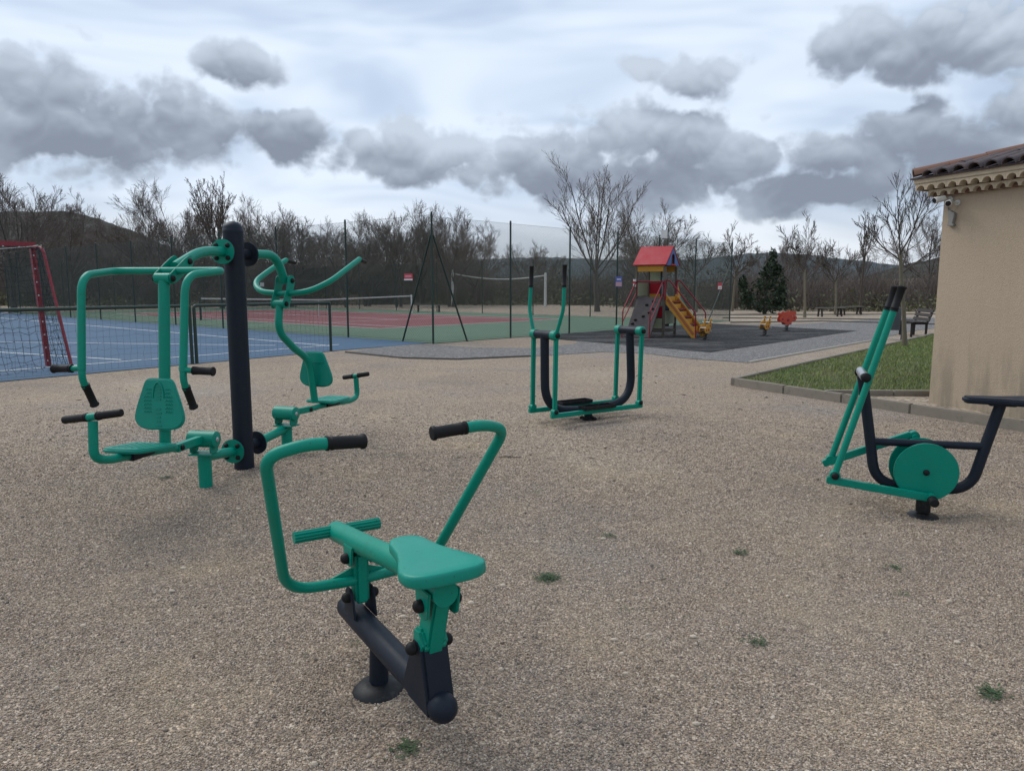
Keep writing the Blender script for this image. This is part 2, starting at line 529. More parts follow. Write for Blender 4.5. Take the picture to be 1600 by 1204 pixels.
class MB:
    def __init__(s, M=None):
        s.v, s.f, s.M = [], [], M

    def add(s, vs, fs):
        o = len(s.v)
        s.v += [tuple(s.M @ V(p)) if s.M is not None else tuple(p) for p in vs]
        s.f += [tuple(i + o for i in f) for f in fs]
        return s

    def tube(s, pts, r, n=12, cap=True):
        pts = [V(p) for p in pts]
        k = len(pts)
        rs = r if isinstance(r, (list, tuple)) else [r] * k
        T = []
        for i in range(k):
            d = (pts[min(i + 1, k - 1)] - pts[max(i - 1, 0)])
            T.append(d.normalized() if d.length > 1e-9 else V((0, 0, 1)))
        u = T[0].orthogonal().normalized()
        vs, fs = [], []
        for i in range(k):
            u = (u - T[i] * u.dot(T[i]))
            u = u.normalized() if u.length > 1e-6 else T[i].orthogonal().normalized()
            w = T[i].cross(u)
            for j in range(n):
                a = 2 * math.pi * j / n
                vs.append(pts[i] + (u * math.cos(a) + w * math.sin(a)) * rs[i])
        for i in range(k - 1):
            for j in range(n):
                a, b = i * n + j, i * n + (j + 1) % n
                fs.append((a, b, b + n, a + n))
        if cap:
            fs.append(tuple(range(n - 1, -1, -1)))
            fs.append(tuple(range((k - 1) * n, k * n)))
        return s.add(vs, fs)

    def cyl(s, a, b, r, n=20, r2=None):
        return s.tube([a, b], [r, r if r2 is None else r2], n)

    def box(s, c, size, R=None):
        c = V(c)
        hx, hy, hz = size[0] / 2, size[1] / 2, size[2] / 2
        vs = []
        for x, y, z in ((-1, -1, -1), (1, -1, -1), (1, 1, -1), (-1, 1, -1), (-1, -1, 1), (1, -1, 1), (1, 1, 1), (-1, 1, 1)):
            p = V((x * hx, y * hy, z * hz))
            vs.append(c + (R @ p if R is not None else p))
        return s.add(vs, [(0, 3, 2, 1), (4, 5, 6, 7), (0, 1, 5, 4), (1, 2, 6, 5), (2, 3, 7, 6), (3, 0, 4, 7)])

    def beam(s, a, b, wid, hgt, up=(0, 0, 1)):
        """box section from a to b"""
        a, b = V(a), V(b)
        x = (b - a).normalized()
        y = V(up).cross(x)
        y = y.normalized() if y.length > 1e-6 else x.orthogonal().normalized()
        z = x.cross(y)
        R = Matrix((x, y, z)).transposed()
        return s.box((a + b) / 2, ((b - a).length, wid, hgt), R)

    def prism(s, outline, depth, O=(0, 0, 0), X=(1, 0, 0), Y=(0, 0, 1)):
        """outline in the X,Y plane, centred thickness along X x Y"""
        O, X, Y = V(O), V(X).normalized(), V(Y).normalized()
        Z = X.cross(Y)
        n = len(outline)
        area = sum(outline[i][0] * outline[(i + 1) % n][1] - outline[(i + 1) % n][0] * outline[i][1] for i in range(n))
        if area < 0:
            outline = outline[::-1]
        vs = [O + X * x + Y * y - Z * depth / 2 for x, y in outline] + [O + X * x + Y * y + Z * depth / 2 for x, y in outline]
        fs = [tuple(range(n - 1, -1, -1)), tuple(range(n, 2 * n))]
        fs += [(i, (i + 1) % n, (i + 1) % n + n, i + n) for i in range(n)]
        return s.add(vs, fs)

    def lathe(s, prof, O=(0, 0, 0), A=(0, 0, 1), n=24):
        O, A = V(O), V(A).normalized()
        u = A.orthogonal().normalized()
        w = A.cross(u)
        vs, fs = [], []
        for r, z in prof:
            for j in range(n):
                a = 2 * math.pi * j / n
                vs.append(O + A * z + (u * math.cos(a) + w * math.sin(a)) * max(r, 1e-4))
        k = len(prof)
        for i in range(k - 1):
            for j in range(n):
                a, b = i * n + j, i * n + (j + 1) % n
                fs.append((a, b, b + n, a + n))
        fs.append(tuple(range(n - 1, -1, -1)))
        fs.append(tuple(range((k - 1) * n, k * n)))
        return s.add(vs, fs)

    def sph(s, c, r, n=14, m=8, sc=(1, 1, 1)):
        prof = [(r * math.sin(math.pi * i / m), -r * math.cos(math.pi * i / m)) for i in range(m + 1)]
        o = len(s.v)
        t = MB()
        t.lathe(prof, n=n)
        c = V(c)
        return s.add([c + V((p[0] * sc[0], p[1] * sc[1], p[2] * sc[2])) for p in t.v], t.f)

    def dome(s, c, ax, r, h):
        """bolt cap: short collar and rounded head"""
        prof = [(r, 0), (r, h * 0.35)] + [(r * math.cos(a), h * 0.35 + h * 0.65 * math.sin(a)) for a in (0.35, 0.75, 1.15, 1.5)]
        return s.lathe(prof, c, ax, 14)

    def build(s, name, mat, parent=None, bev=0.0, sharp=38, seg=2):
        me = bpy.data.meshes.new(name)
        me.from_pydata(s.v, [], s.f)
        if bev > 0:
            bm = bmesh.new()
            bm.from_mesh(me)
            es = [e for e in bm.edges if len(e.link_faces) == 2 and e.calc_face_angle(0) > 0.6]
            bmesh.ops.bevel(bm, geom=es, offset=bev, segments=seg, affect='EDGES', clamp_overlap=True)
            bm.to_mesh(me)
            bm.free()
        me.update()
        if sharp:
            me.polygons.foreach_set('use_smooth', [True] * len(me.polygons))
            me.set_sharp_from_angle(angle=math.radians(sharp))
        return link(name, me, mat, parent)


def np_mesh(name, verts, quads=None, tris=None):
    """large meshes straight from arrays"""
    me = bpy.data.meshes.new(name)
    verts = np.asarray(verts, np.float32)
    loops, starts, tot = [], [], 0
    for arr, k in ((quads, 4), (tris, 3)):
        if arr is not None and len(arr):
            arr = np.asarray(arr, np.int32)
            loops.append(arr.ravel())
            starts.append(tot + np.arange(len(arr), dtype=np.int32) * k)
            tot += arr.size
    me.vertices.add(len(verts))
    me.vertices.foreach_set('co', verts.ravel())
    me.loops.add(tot)
    me.loops.foreach_set('vertex_index', np.concatenate(loops))
    st = np.concatenate(starts)
    me.polygons.add(len(st))
    me.polygons.foreach_set('loop_start', st)
    me.update(calc_edges=True)
    me.validate()
    return me


def wires(A, B, r, n=3):
    """many straight wires at once: arrays of end points"""
    A, B = np.asarray(A, float), np.asarray(B, float)
    d = B - A
    d /= np.maximum(np.linalg.norm(d, axis=1, keepdims=True), 1e-9)
    ref = np.where(np.abs(d[:, 2:3]) > 0.9, np.array([[1.0, 0, 0]]), np.array([[0, 0, 1.0]]))
    u = np.cross(d, ref)
    u /= np.maximum(np.linalg.norm(u, axis=1, keepdims=True), 1e-9)
    w = np.cross(d, u)
    rr = np.broadcast_to(np.asarray(r, float).reshape(-1, 1), (len(A), 1))
    vs = []
    for P in (A, B):
        for j in range(n):
            a = 2 * math.pi * j / n
            vs.append(P + (u * math.cos(a) + w * math.sin(a)) * rr)
    vs = np.stack(vs, 1).reshape(-1, 3)
    base = (np.arange(len(A)) * 2 * n)[:, None]
    q = []
    for j in range(n):
        k = (j + 1) % n
        q.append(base + np.array([[j, k, k + n, j + n]]))
    return vs, np.concatenate(q, 0)


def sheet(name, poly, z, mat, kind='structure', parent=None):
    me = bpy.data.meshes.new(name)
    me.from_pydata([(x, y, z) for x, y in poly], [], [tuple(range(len(poly)))])
    me.update()
    if me.polygons[0].normal.z < 0:
        me.flip_normals()
    o = link(name, me, mat, parent)
    if kind and parent is None:
        o['kind'] = kind
    return o


def vec2(deg):
    a = math.radians(deg)
    return V((math.cos(a), math.sin(a)))

# ------------------------------------------------------------------ ground and courts
DIPS = [(-0.55, 2.80, 0.17, 0.030), (0.93, 8.90, 0.20, 0.015), (2.96, 5.12, 0.22, 0.030), (-2.39, 6.46, 0.2, 0.01)]


def hfun(x, y):
    """gentle unevenness of the near gravel (0 at the rim of the near field, never above 0.004)"""
    x, y = np.asarray(x, float), np.asarray(y, float)
    h = (np.sin(1.3 * x + 0.7 * y) + np.sin(2.9 * x - 1.9 * y + 1) * 0.6 + np.sin(-1.7 * x + 4.1 * y + 2) * 0.5
         + np.sin(6.1 * x + 3.3 * y) * 0.28 + np.sin(4.2 * x - 7.7 * y + 0.5) * 0.24 + np.sin(11.3 * x + 9.1 * y) * 0.13 + np.sin(9.7 * x - 14.1 * y + 2) * 0.12)
    h = h * 0.0065 - 0.012
    for cx, cy, r, dp in DIPS:
        q = ((x - cx) ** 2 + (y - cy) ** 2) / (r * r)
        h += -dp * np.exp(-q) + dp * 0.55 * np.exp(-(np.sqrt(q) - 1.7) ** 2 * 3)
    fx = np.clip((6.5 - np.abs(x)) / 2.0, 0, 1)
    fy = np.clip((9.6 - y) / 1.6, 0, 1) * np.clip((y + 3) / 1.0, 0, 1)
    f = fx * fy
    return h * f * f * (3 - 2 * f)


def ground():
    xs = np.concatenate([[-6000, -900, -200, -60, -20], np.arange(-7, 7.01, 0.06), [20, 60, 200, 900, 6000]])
    ys = np.concatenate([[-900, -100, -20], np.arange(-3, 9.81, 0.06), [20, 60, 200, 900, 7000]])
    X, Y = np.meshgrid(xs, ys)
    Z = hfun(X, Y)
    vs = np.stack([X.ravel(), Y.ravel(), Z.ravel()], 1)
    nx, ny = len(xs), len(ys)
    i, j = np.meshgrid(np.arange(nx - 1), np.arange(ny - 1))
    a = (j * nx + i).ravel()
    q = np.stack([a, a + 1, a + nx + 1, a + nx], 1)
    me = np_mesh('ground', vs, q)
    me.polygons.foreach_set('use_smooth', [True] * len(me.polygons))
    o = link('ground', me, 'gravel_tan')
    tag(o, kind='structure')


ground()


def gravel():
    """loose chippings on the near ground, instanced on points"""
    rg = np.random.default_rng(4)
    pts = []
    for y0 in np.arange(2.0, 13.0, 0.25):
        y1 = y0 + 0.25
        wx = 0.74 * y1 + 0.5
        n = int(17000 * math.exp(-((y0 - 1.9) / 3.6) ** 2) * 0.25 * 2 * wx)
        pts.append(np.stack([rg.uniform(-wx, wx, n), rg.uniform(y0, y1, n)], 1))
    p = np.concatenate(pts)
    # keep the building and kerb clear
    side = (p[:, 0] - 3.57) * 0.8788 + (p[:, 1] - 11.87) * 0.4772
    p = p[side < -0.02]
    n = len(p)
    big = rg.random(n) < 0.010
    far = np.clip((p[:, 1] - 2.5) / 6, 0, 1)
    r = rg.uniform(0.0020, 0.0045, n) * (1 + 0.8 * far)
    r[big] *= rg.uniform(1.5, 2.3, big.sum())
    scl = np.stack([r * rg.uniform(0.8, 1.35, n), r * rg.uniform(0.7, 1.1, n), r * rg.uniform(0.5, 0.85, n)], 1)
    rot = np.stack([rg.uniform(-0.6, 0.6, n), rg.uniform(-0.6, 0.6, n), rg.uniform(0, 6.28, n)], 1)
    z = hfun(p[:, 0], p[:, 1]) + scl[:, 2] * rg.uniform(0.1, 0.75, n)
    me = bpy.data.meshes.new('gravel')
    me.vertices.add(n)
    me.vertices.foreach_set('co', np.stack([p[:, 0], p[:, 1], z], 1).astype(np.float32).ravel())
    for nm, arr in (('scl', scl), ('rot', rot)):
        at = me.attributes.new(nm, 'FLOAT_VECTOR', 'POINT')
        at.data.foreach_set('vector', arr.astype(np.float32).ravel())
    me.update()
    o = link('gravel', me, 'pebble')
    tag(o, 'loose tan gravel chippings covering the ground around the machines', 'gravel', kind='stuff')
    ng = bpy.data.node_groups.new('scatter_gravel', 'GeometryNodeTree')
    ng.interface.new_socket('Geometry', in_out='INPUT', socket_type='NodeSocketGeometry')
    ng.interface.new_socket('Geometry', in_out='OUTPUT', socket_type='NodeSocketGeometry')
    N = NT(ng)
    gi, go = N.n('NodeGroupInput'), N.n('NodeGroupOutput')
    ico = N.n('GeometryNodeMeshIcoSphere')
    ico.inputs['Radius'].default_value = 1.0
    ico.inputs['Subdivisions'].default_value = 1
    sm = N.n('GeometryNodeSetMaterial')
    sm.inputs['Material'].default_value = MATS['pebble']
    N.l(ico.outputs[0], sm.inputs[0])
    inst = N.n('GeometryNodeInstanceOnPoints')
    N.l(gi.outputs[0], inst.inputs['Points'])
    N.l(sm.outputs[0], inst.inputs['Instance'])
    for nm, sock in (('scl', 'Scale'), ('rot', 'Rotation')):
        a = N.n('GeometryNodeInputNamedAttribute', data_type='FLOAT_VECTOR')
        a.inputs['Name'].default_value = nm
        N.l(a.outputs[0], inst.inputs[sock])
    N.l(inst.outputs[0], go.inputs[0])
    md = o.modifiers.new('scatter', 'NODES')
    md.node_group = ng


gravel()

# tennis court frame: near fence corner, its two directions
FC = V((-2.206, 20.724))
E1, E2 = vec2(139.5), vec2(47.5)


def cp(a, b):
    p = FC + E1 * a + E2 * b
    return (p.x, p.y)


sand = sheet('sand_field', [(-90, 42), (-28, 40), (-8, 37), (9.6, 32.0), (14.2, 33.4), (18.5, 30.0), (30, 31), (70, 50), (70, 80), (-90, 80)], 0.004, 'sand_field')
path = sheet('gravel_path', [(-4.05, 17.95), (-2.43, 16.46), (-1.19, 16.17), (0.44, 16.92), (2.19, 18.05), (3.18, 17.70), (3.87, 16.46), (4.99, 15.49),
                             (10.51, 21.7), (14.1, 26.3), (24, 36), (20.5, 38.5), (12.0, 31.4), (9.4, 30.9), (2.6, 25.8), (1.75, 20.6), (0.5, 19.2), (-1.0, 19.4), (-2.87, 20.9)], 0.008, 'gravel_grey')
sheet('blue_court', [(-2.35, 20.9), (-4.43, 18.32), (-8.63, 12.35), (-15.5, 2.5), (-60, 8), (-45, 57.2), (FC.x + E1.x * 36.6, FC.y + E1.y * 36.6)], 0.012, 'court_blue')
blue = bpy.data.objects['blue_court']
sheet('green_court', [cp(0, 0), cp(36.8, 0), cp(36.8, 18.3), cp(0, 18.3)], 0.016, 'court_green')
RC = 6.9                                          # baseline offset along E1
sheet('red_court', [cp(RC, 3.66), cp(RC + 23.77, 3.66), cp(RC + 23.77, 3.66 + 10.97), cp(RC, 3.66 + 10.97)], 0.020, 'court_red')
red = bpy.data.objects['red_court']


def strip(a, b, w, z, parent, mat='line_white', name='court_line'):
    a, b = V(a).to_2d() if len(a) == 3 else V(a), V(b)
    d = (b - a).normalized()
    n = V((-d.y, d.x)) * w / 2
    return sheet(name, [tuple(a - n), tuple(b - n), tuple(b + n), tuple(a + n)], z, mat, parent=parent)


for a, b in (((RC, 3.66), (RC + 23.77, 3.66)), ((RC, 14.63), (RC + 23.77, 14.63)), ((RC, 3.66), (RC, 14.63)), ((RC + 23.77, 3.66), (RC + 23.77, 14.63)),
             ((RC + .1, 5.03), (RC + 23.7, 5.03)), ((RC + .1, 13.26), (RC + 23.7, 13.26)), ((RC + 5.5, 5.08), (RC + 5.5, 13.2)), ((RC + 18.3, 5.08), (RC + 18.3, 13.2)), ((RC + 5.55, 9.15), (RC + 18.2, 9.15))):
    strip(cp(*a), cp(*b), 0.07, 0.0245, red)
for i, (a, b) in enumerate((((-25.83, 37.47), (-4.86, 19.83)), ((-14.35, 21.2), (-6.4, 19.98)), ((-13.4, 9.0), (-4.74, 20.27)), ((-16.6, 19.9), (-8.50, 16.03)), ((-21.5, 21.9), (-14.3, 21.19)))):
    strip(a, b, 0.06, 0.0165 + i * 0.0008, blue)

# playground mat: near corner, two directions
MA, MU, MV = V((4.81, 17.9)), vec2(49), vec2(127)
mat_poly = [MA, MA + MU * 11.6, MA + MU * 11.6 + MV * 7.5, MA + MV * 7.5]
sheet('playground_mat', [tuple(p) for p in mat_poly], 0.014, 'rubber_chip')
pm = bpy.data.objects['playground_mat']
# thin edging strips beside the grey path
ed = tag(empty('path_edging'), kind='structure')
for a, b, m in (((-4.05, 17.95), (-2.43, 16.46), 'edging'), ((-2.43, 16.46), (-1.19, 16.17), 'edging'), ((-1.19, 16.17), (0.44, 16.92), 'edging'),
                ((4.99, 15.49), (7.7, 18.55), 'edging_pale'), ((7.7, 18.55), (10.51, 21.7), 'edging_pale')):
    d = (V(b) - V(a)).normalized()
    mb = MB()
    mb.beam((a[0] + d.x * .01, a[1] + d.y * .01, 0.012), (b[0] - d.x * .01, b[1] - d.y * .01, 0.012), 0.06, 0.05)
    mb.build('edging_strip', m, ed, bev=0.008)
for (a, b) in (((10.6, 37.4), (19, 35.2)), ((9.6, 32.6), (14.2, 33.9)), ((14.2, 33.9), (18.5, 30.4)), ((9.4, 41), (30, 43))):
    mb = MB()
    mb.beam((*a, 0.02), (*b, 0.02), 0.12, 0.07)
    mb.build('edging_strip', 'edging', ed, bev=0.02)

# lawn with its kerb
KD = vec2(-61.2)
K0 = V((3.60, 11.95))
LF = vec2(49.8)                                      # the far-running kerb
BK = V((5.56, 9.78))                                 # near-left corner of the building
WD, WN = vec2(-68), vec2(22)                         # along its wall, and inwards
lawn_c = [K0, K0 + LF * 15.0, K0 + LF * 15.2 + V((3, -2.4)), V((14, 12.2)), BK + WN * 1.72, K0 + KD * 1.68]
sheet('lawn', [tuple(p) for p in lawn_c], 0.085, 'lawn_soil')
sheet('planting_strip', [tuple(p) for p in (K0 + KD * 1.66, BK + WN * 1.70, BK + WN * .2 + WD * 0.2, K0 + KD * 4.6)], 0.055, 'sand_field')
kb = tag(empty('kerb'), kind='structure')


def kerb_run(p, d, lens, h=0.125, w=0.10):
    rg = random.Random(int(p.x * 100))
    for L in lens:
        mb = MB()
        a, b = p + d * 0.004, p + d * (L - 0.004)
        dz = rg.uniform(-.004, .004)
        mb.beam((a.x, a.y, h / 2 - .05 + dz), (b.x, b.y, h / 2 - .05 + dz), w, h + 0.1)
        mb.build('kerb_stone', 'concrete', kb, bev=0.012)
        p = p + d * L


kerb_run(K0 + KD * 0.06, KD, [1.0] * 8)
kerb_run(K0 - KD * 0.0 + LF * 0.0, LF, [1.0] * 15)
ik = (BK + WN * 1.7 - (K0 + KD * 1.65)).normalized()
kerb_run(K0 + KD * 1.68 + ik * 0.06, ik, [0.95, 0.95], h=0.13)


def grass():
    rg = np.random.default_rng(7)
    poly = [tuple(p) for p in lawn_c]
    n = 150000
    p = np.stack([rg.uniform(3.5, 17, n), rg.uniform(9.5, 24.5, n)], 1)
    ins = np.zeros(n, bool)
    j = len(poly) - 1
    for i in range(len(poly)):
        xi, yi = poly[i]
        xj, yj = poly[j]
        c = ((yi > p[:, 1]) != (yj > p[:, 1])) & (p[:, 0] < (xj - xi) * (p[:, 1] - yi) / (yj - yi + 1e-12) + xi)
        ins ^= c
        j = i
    p = p[ins]
    # weeds in the dirt strip by the wall too
    q = np.stack([rg.uniform(4.6, 6.0, 700), rg.uniform(9.3, 10.9, 700)], 1)
    n = len(p)
    h = rg.uniform(0.022, 0.06, n)
    ang = rg.uniform(0, 6.28, n)
    lean = rg.uniform(0, 0.9, n)
    b = np.stack([np.cos(ang), np.sin(ang)], 1)
    wv = np.stack([-b[:, 1], b[:, 0]], 1) * rg.uniform(0.003, 0.006, n)[:, None]
    z0 = np.full(n, 0.085)
    v0 = np.concatenate([p - wv, z0[:, None]], 1)
    v1 = np.concatenate([p + wv, z0[:, None]], 1)
    v2 = np.concatenate([p + b * (h * lean)[:, None], (z0 + h)[:, None]], 1)
    vs = np.stack([v0, v1, v2], 1).reshape(-1, 3)
    me = np_mesh('lawn_grass', vs, None, np.arange(3 * n).reshape(-1, 3))
    o = link('lawn_grass', me, 'grass_blade')
    tag(o, 'short green grass of the raised lawn beside the building', 'grass', kind='stuff')


grass()


# ------------------------------------------------------------------ hills
def hill(name, mat, prof, dist, depth, rough, seed, base=-2.0):
    """ridge seen at a distance: prof = list of (azimuth tangent, height above eye in metres)"""
    rg = np.random.default_rng(seed)
    n = 260
    ta = np.linspace(prof[0][0], prof[-1][0], n)
    hz = np.interp(ta, [p[0] for p in prof], [p[1] for p in prof])
    k = np.ones(7) / 7
    hz = np.convolve(np.pad(hz, 3, 'edge'), k, 'valid')
    rows = []
    m = 16
    for r in range(m):
        t = r / (m - 1)
        s = math.sin(t * math.pi / 2) ** 0.9 if r else 0
        y = dist - depth * (1 - t)
        z = base + (1.6 + hz - base) * s + rg.normal(0, rough, n) * (0.3 + 0.7 * t)
        rows.append(np.stack([ta * dist, np.full(n, y), z], 1))
    back = rows[-1].copy()
    back[:, 1] += depth
    back[:, 2] = base
    rows.append(back)
    vs = np.concatenate(rows)
    m += 1
    i, j = np.meshgrid(np.arange(n - 1), np.arange(m - 1))
    a = (j * n + i).ravel()
    me = np_mesh(name, vs, np.stack([a, a + 1, a + n + 1, a + n], 1))
    me.polygons.foreach_set('use_smooth', [True] * len(me.polygons))
    o = link(name, me, mat)
    tag(o, kind='structure')


D1 = 420.0
hill('hill', 'hill_wood', [(-1.6, 20), (-1.0, 22), (-.80, 29), (-.69, 31), (-.64, 33), (-.585, 39), (-.56, 39), (-.52, 33), (-.46, 22), (-.40, 14), (-.3, 11), (-.2, 8), (-.1, 5)], D1, 190, 0.9, 3)
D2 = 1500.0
hill('hill', 'hill_far_hazed', [(-.6, 8), (-.3, 22), (-.12, 42), (-.05, 50), (.03, 56), (.1, 52), (.2, 47), (.26, 55), (.31, 64), (.345, 64), (.39, 55), (.44, 44), (.5, 36), (.56, 38), (.62, 46), (.7, 55), (.9, 50), (1.5, 30)], D2, 500, 1.2, 5)
hill('bank', 'bank_soil', [(-1.6, 1.2), (-.7, 1.6), (-.5, 1.3), (-.2, .8), (0, .5), (.2, .1), (.35, .2), (.5, .8), (.6, 1.4), (.8, 1.6), (1.5, 1.2)], 95, 32, 0.12, 8, base=-0.3)
hill('hill', 'hill_wood', [(.36, -1), (.45, 2), (.50, 5), (.55, 9), (.60, 13), (.7, 18), (.9, 20), (1.4, 18)], 300, 120, 0.7, 9)
for _o, _l in zip([o for o in bpy.data.objects if o.name.startswith('hill')], ('wooded hill', 'far hills', 'right hill')):
    pass


# ------------------------------------------------------------------ building
def building():
    root = empty('plastered_building', (BK.x, BK.y, 0))
    tag(root, 'small beige plastered building with canal tile roof at the right edge', 'building')
    R = Matrix(((WD.x, -WN.x, 0, 0), (WD.y, -WN.y, 0, 0), (0, 0, 1, 0), (0, 0, 0, 1)))
    # local x runs along the wall towards the viewer, local y points out of the wall (away from the inside)
    L1, L2, HW = 6.4, 5.2, 2.80
    mb = MB(R)
    mb.box((L1 / 2, -L2 / 2, HW / 2 - .05), (L1, L2, HW + .1))
    mb.build('wall', 'render_wall', root, bev=0.015)
    O = 0.28                                            # overhang of the eave
    mb = MB(R)
    mb.box((L1 / 2, -L2 / 2, 2.947), (L1 + .50, L2 + .50, 0.074))
    mb.build('cornice_band', 'genoise_paint', root, bev=0.008)
    # scalloped cornice of two rows, each arch a piece of its own
    aw = 0.148

    def arch(depth, name):
        k = 8
        ol = [(-aw / 2 + .001, 0), (-.058, 0)] + [(-.058 * math.cos(math.pi * i / k), .058 * math.sin(math.pi * i / k)) for i in range(1, k)] + [(.058, 0), (aw / 2 - .001, 0), (aw / 2 - .001, .078), (-aw / 2 + .001, .078)]
        m2 = MB(R)
        m2.prism(ol, depth, (0, 0, 0), (1, 0, 0), (0, 0, 1))
        me = bpy.data.meshes.new(name)
        me.from_pydata(m2.v, [], m2.f)
        me.update()
        bmm = bmesh.new()
        bmm.from_mesh(me)
        bmesh.ops.recalc_face_normals(bmm, faces=bmm.faces)
        bmm.to_mesh(me)
        bmm.free()
        me.materials.append(MATS['genoise_paint'])
        return me
    for depth, z, x0, dx in ((0.13, 2.748, -.12, 0.0), (0.235, 2.829, -.225, aw / 2)):
        me = arch(depth, 'cornice_tile')
        x = x0 + aw / 2
        while x < L1:
            o = link('cornice_tile', me, None, root)
            o.location = R @ V((x, depth / 2 + .001, z))
            x += aw
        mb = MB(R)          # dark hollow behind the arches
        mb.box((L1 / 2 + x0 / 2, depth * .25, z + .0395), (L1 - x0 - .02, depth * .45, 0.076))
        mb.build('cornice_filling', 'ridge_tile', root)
    # hipped roof
    SL = math.tan(math.radians(15.5))
    ze = 2.988
    c = [(-O, O), (L1 + O, O), (L1 + O, -L2 - O), (-O, -L2 - O)]
    hw = (L2 + 2 * O) / 2
    r1, r2 = (-O + hw, O - hw), (L1 + O - hw, O - hw)
    zt = ze + hw * SL
    vs = [(x, y, ze) for x, y in c] + [(*r1, zt), (*r2, zt)] + [(x, y, ze - .02) for x, y in c]
    roof = MB(R).add(vs, [(0, 1, 5, 4), (1, 2, 5), (2, 3, 4, 5), (3, 0, 4), (9, 8, 7, 6), (0, 6, 7, 1), (1, 7, 8, 2), (2, 8, 9, 3), (3, 9, 6, 0)]).build('roof', 'roof_tile', root, sharp=0)

    def canal(r, ln, taper, name, mat):
        k = 6
        vs2 = []
        for (y, rr, t) in ((0, r, 0), (ln, r * taper, 0)):
            for sgn in (1.0, 0.82):
                for i in range(k + 1):
                    a = math.pi * i / k
                    vs2.append((math.cos(a) * rr * sgn, y, math.sin(a) * rr * sgn * 0.85))
        f = []
        w_ = k + 1
        for i in range(k):
            f.append((i, i + 1, 2 * w_ + i + 1, 2 * w_ + i))
            f.append((w_ + i + 1, w_ + i, 3 * w_ + i, 3 * w_ + i + 1))
            f.append((i + 1, i, w_ + i, w_ + i + 1))
        f += [(0, 2 * w_, 3 * w_, w_), (k, w_ + k, 3 * w_ + k, 2 * w_ + k)]
        me = bpy.data.meshes.new(name)
        me.from_pydata(vs2, [], f)
        me.update()
        bmm = bmesh.new()
        bmm.from_mesh(me)
        bmesh.ops.recalc_face_normals(bmm, faces=bmm.faces)
        bmm.to_mesh(me)
        bmm.free()
        me.polygons.foreach_set('use_smooth', [True] * len(me.polygons))
        me.set_sharp_from_angle(angle=0.7)
        me.materials.append(MATS[mat])
        return me
    me = canal(0.092, 0.46, 0.80, 'roof_tile', 'roof_tile')
    R3 = R.to_3x3()
    rg = random.Random(3)
    th = math.atan(SL)
    x = -O + 0.10
    while x < L1 + O - .1:
        room = min(x + O, L1 + O - x, hw)
        y, k = 0.0, 0
        while y < room - 0.12 and k < 8:
            X3 = V((1, 0, 0))
            Y3 = V((0, -math.cos(th), math.sin(th)))
            Z3 = V((0, math.sin(th), math.cos(th)))
            yy = y - 0.05 + rg.uniform(-.012, .012)
            pos = V((x + rg.uniform(-.01, .01), O - yy * math.cos(th), ze + yy * math.sin(th) + 0.004 + rg.uniform(0, .012)))
            tilt = rg.uniform(-.03, .03)
            B = Matrix((X3, Y3, Z3)).transposed() @ Matrix.Rotation(tilt, 3, 'Z') @ Matrix.Rotation(0.035, 3, 'X')
            o = link('roof_tile', me, None, roof)
            o.matrix_local = Matrix.Translation(R3 @ pos) @ (R3 @ B).to_4x4()
            y += 0.36
            k += 1
        x += 0.205
    me = canal(0.118, 0.46, 0.78, 'ridge_tile', 'ridge_tile')
    a, b = V((-O + .03, O - .03, ze - .035)), V((*r1, zt - .02))
    d = (b - a).normalized()
    Xd = d.cross(V((0, 0, 1))).normalized()
    Zd = Xd.cross(d)
    B = Matrix((Xd, d, Zd)).transposed()
    for k in range(9):
        p = a + d * (k * 0.41)
        if (p - a).length > (b - a).length - .2:
            break
        o = link('ridge_tile', me, None, roof)
        o.matrix_local = Matrix.Translation(R3 @ (p + V((0, 0, .055 + rg.uniform(0, .008))))) @ (R3 @ B @ Matrix.Rotation(0.03, 3, 'X')).to_4x4()
    # security cameras under the eave, on a small box with its cable
    cam_spots = (((0.11, 0.075, 2.70), (-.25, .95, -.22), 'white bullet security camera on the building corner pointing left over the court'),
                 ((0.215, 0.075, 2.645), (.45, .88, -.22), 'white bullet security camera with black lens pointing at the gravel yard'))
    for (p, d, lab) in cam_spots:
        w = V((BK.x, BK.y, 0)) + R3 @ V(p)
        t = empty('security_camera', w)
        tag(t, lab, 'camera', 'security cameras under the eave')
        dd = (R3 @ V(d)).normalized()
        up = V((0, 0, 1))
        o3 = R3 @ V((0, 1, 0))
        m1 = MB()
        m1.lathe([(.022, -.01), (.036, 0), (.036, .09), (.040, .09), (.040, .135), (.034, .139)], (o3 * 0.07 - dd * .02), dd, 18)
        m1.build('housing', 'camera_white', t)
        MB().lathe([(.033, 0), (.033, .004), (.001, .005)], o3 * 0.07 - dd * .02 + dd * .140, dd, 18).build('lens', 'lens_black', t)
        MB().cyl(o3 * -.074, o3 * 0.07, 0.014, 10).build('arm', 'camera_white', t)
        MB().cyl(o3 * -.0745, o3 * -.055, 0.035, 14).build('mounting_plate', 'camera_white', t)
    jb = empty('cable_box', V((BK.x, BK.y, 0)) + R3 @ V((0.10, 0.0, 2.46)))
    tag(jb, 'small grey cable bracket fixed to the wall below the two cameras', 'bracket')
    m1 = MB(R)
    m1.prism([(-.04, -.10), (.045, -.105), (.05, -.085), (.03, -.07), (.045, .01), (.05, .06), (.02, .07), (-.02, .10), (-.045, .09), (-.03, -.02)], 0.05, (0.06, .026, 0), (1, 0, 0), (0, 0, 1))
    m1.build('bracket_plate', 'cable_grey', jb, bev=0.004)
    MB(R).tube(rnd([(0.0, .012, .09), (-.02, .02, .16), (-.02, .012, .26)], .03), .008, 8).build('cable', 'cable_grey', jb)


building()

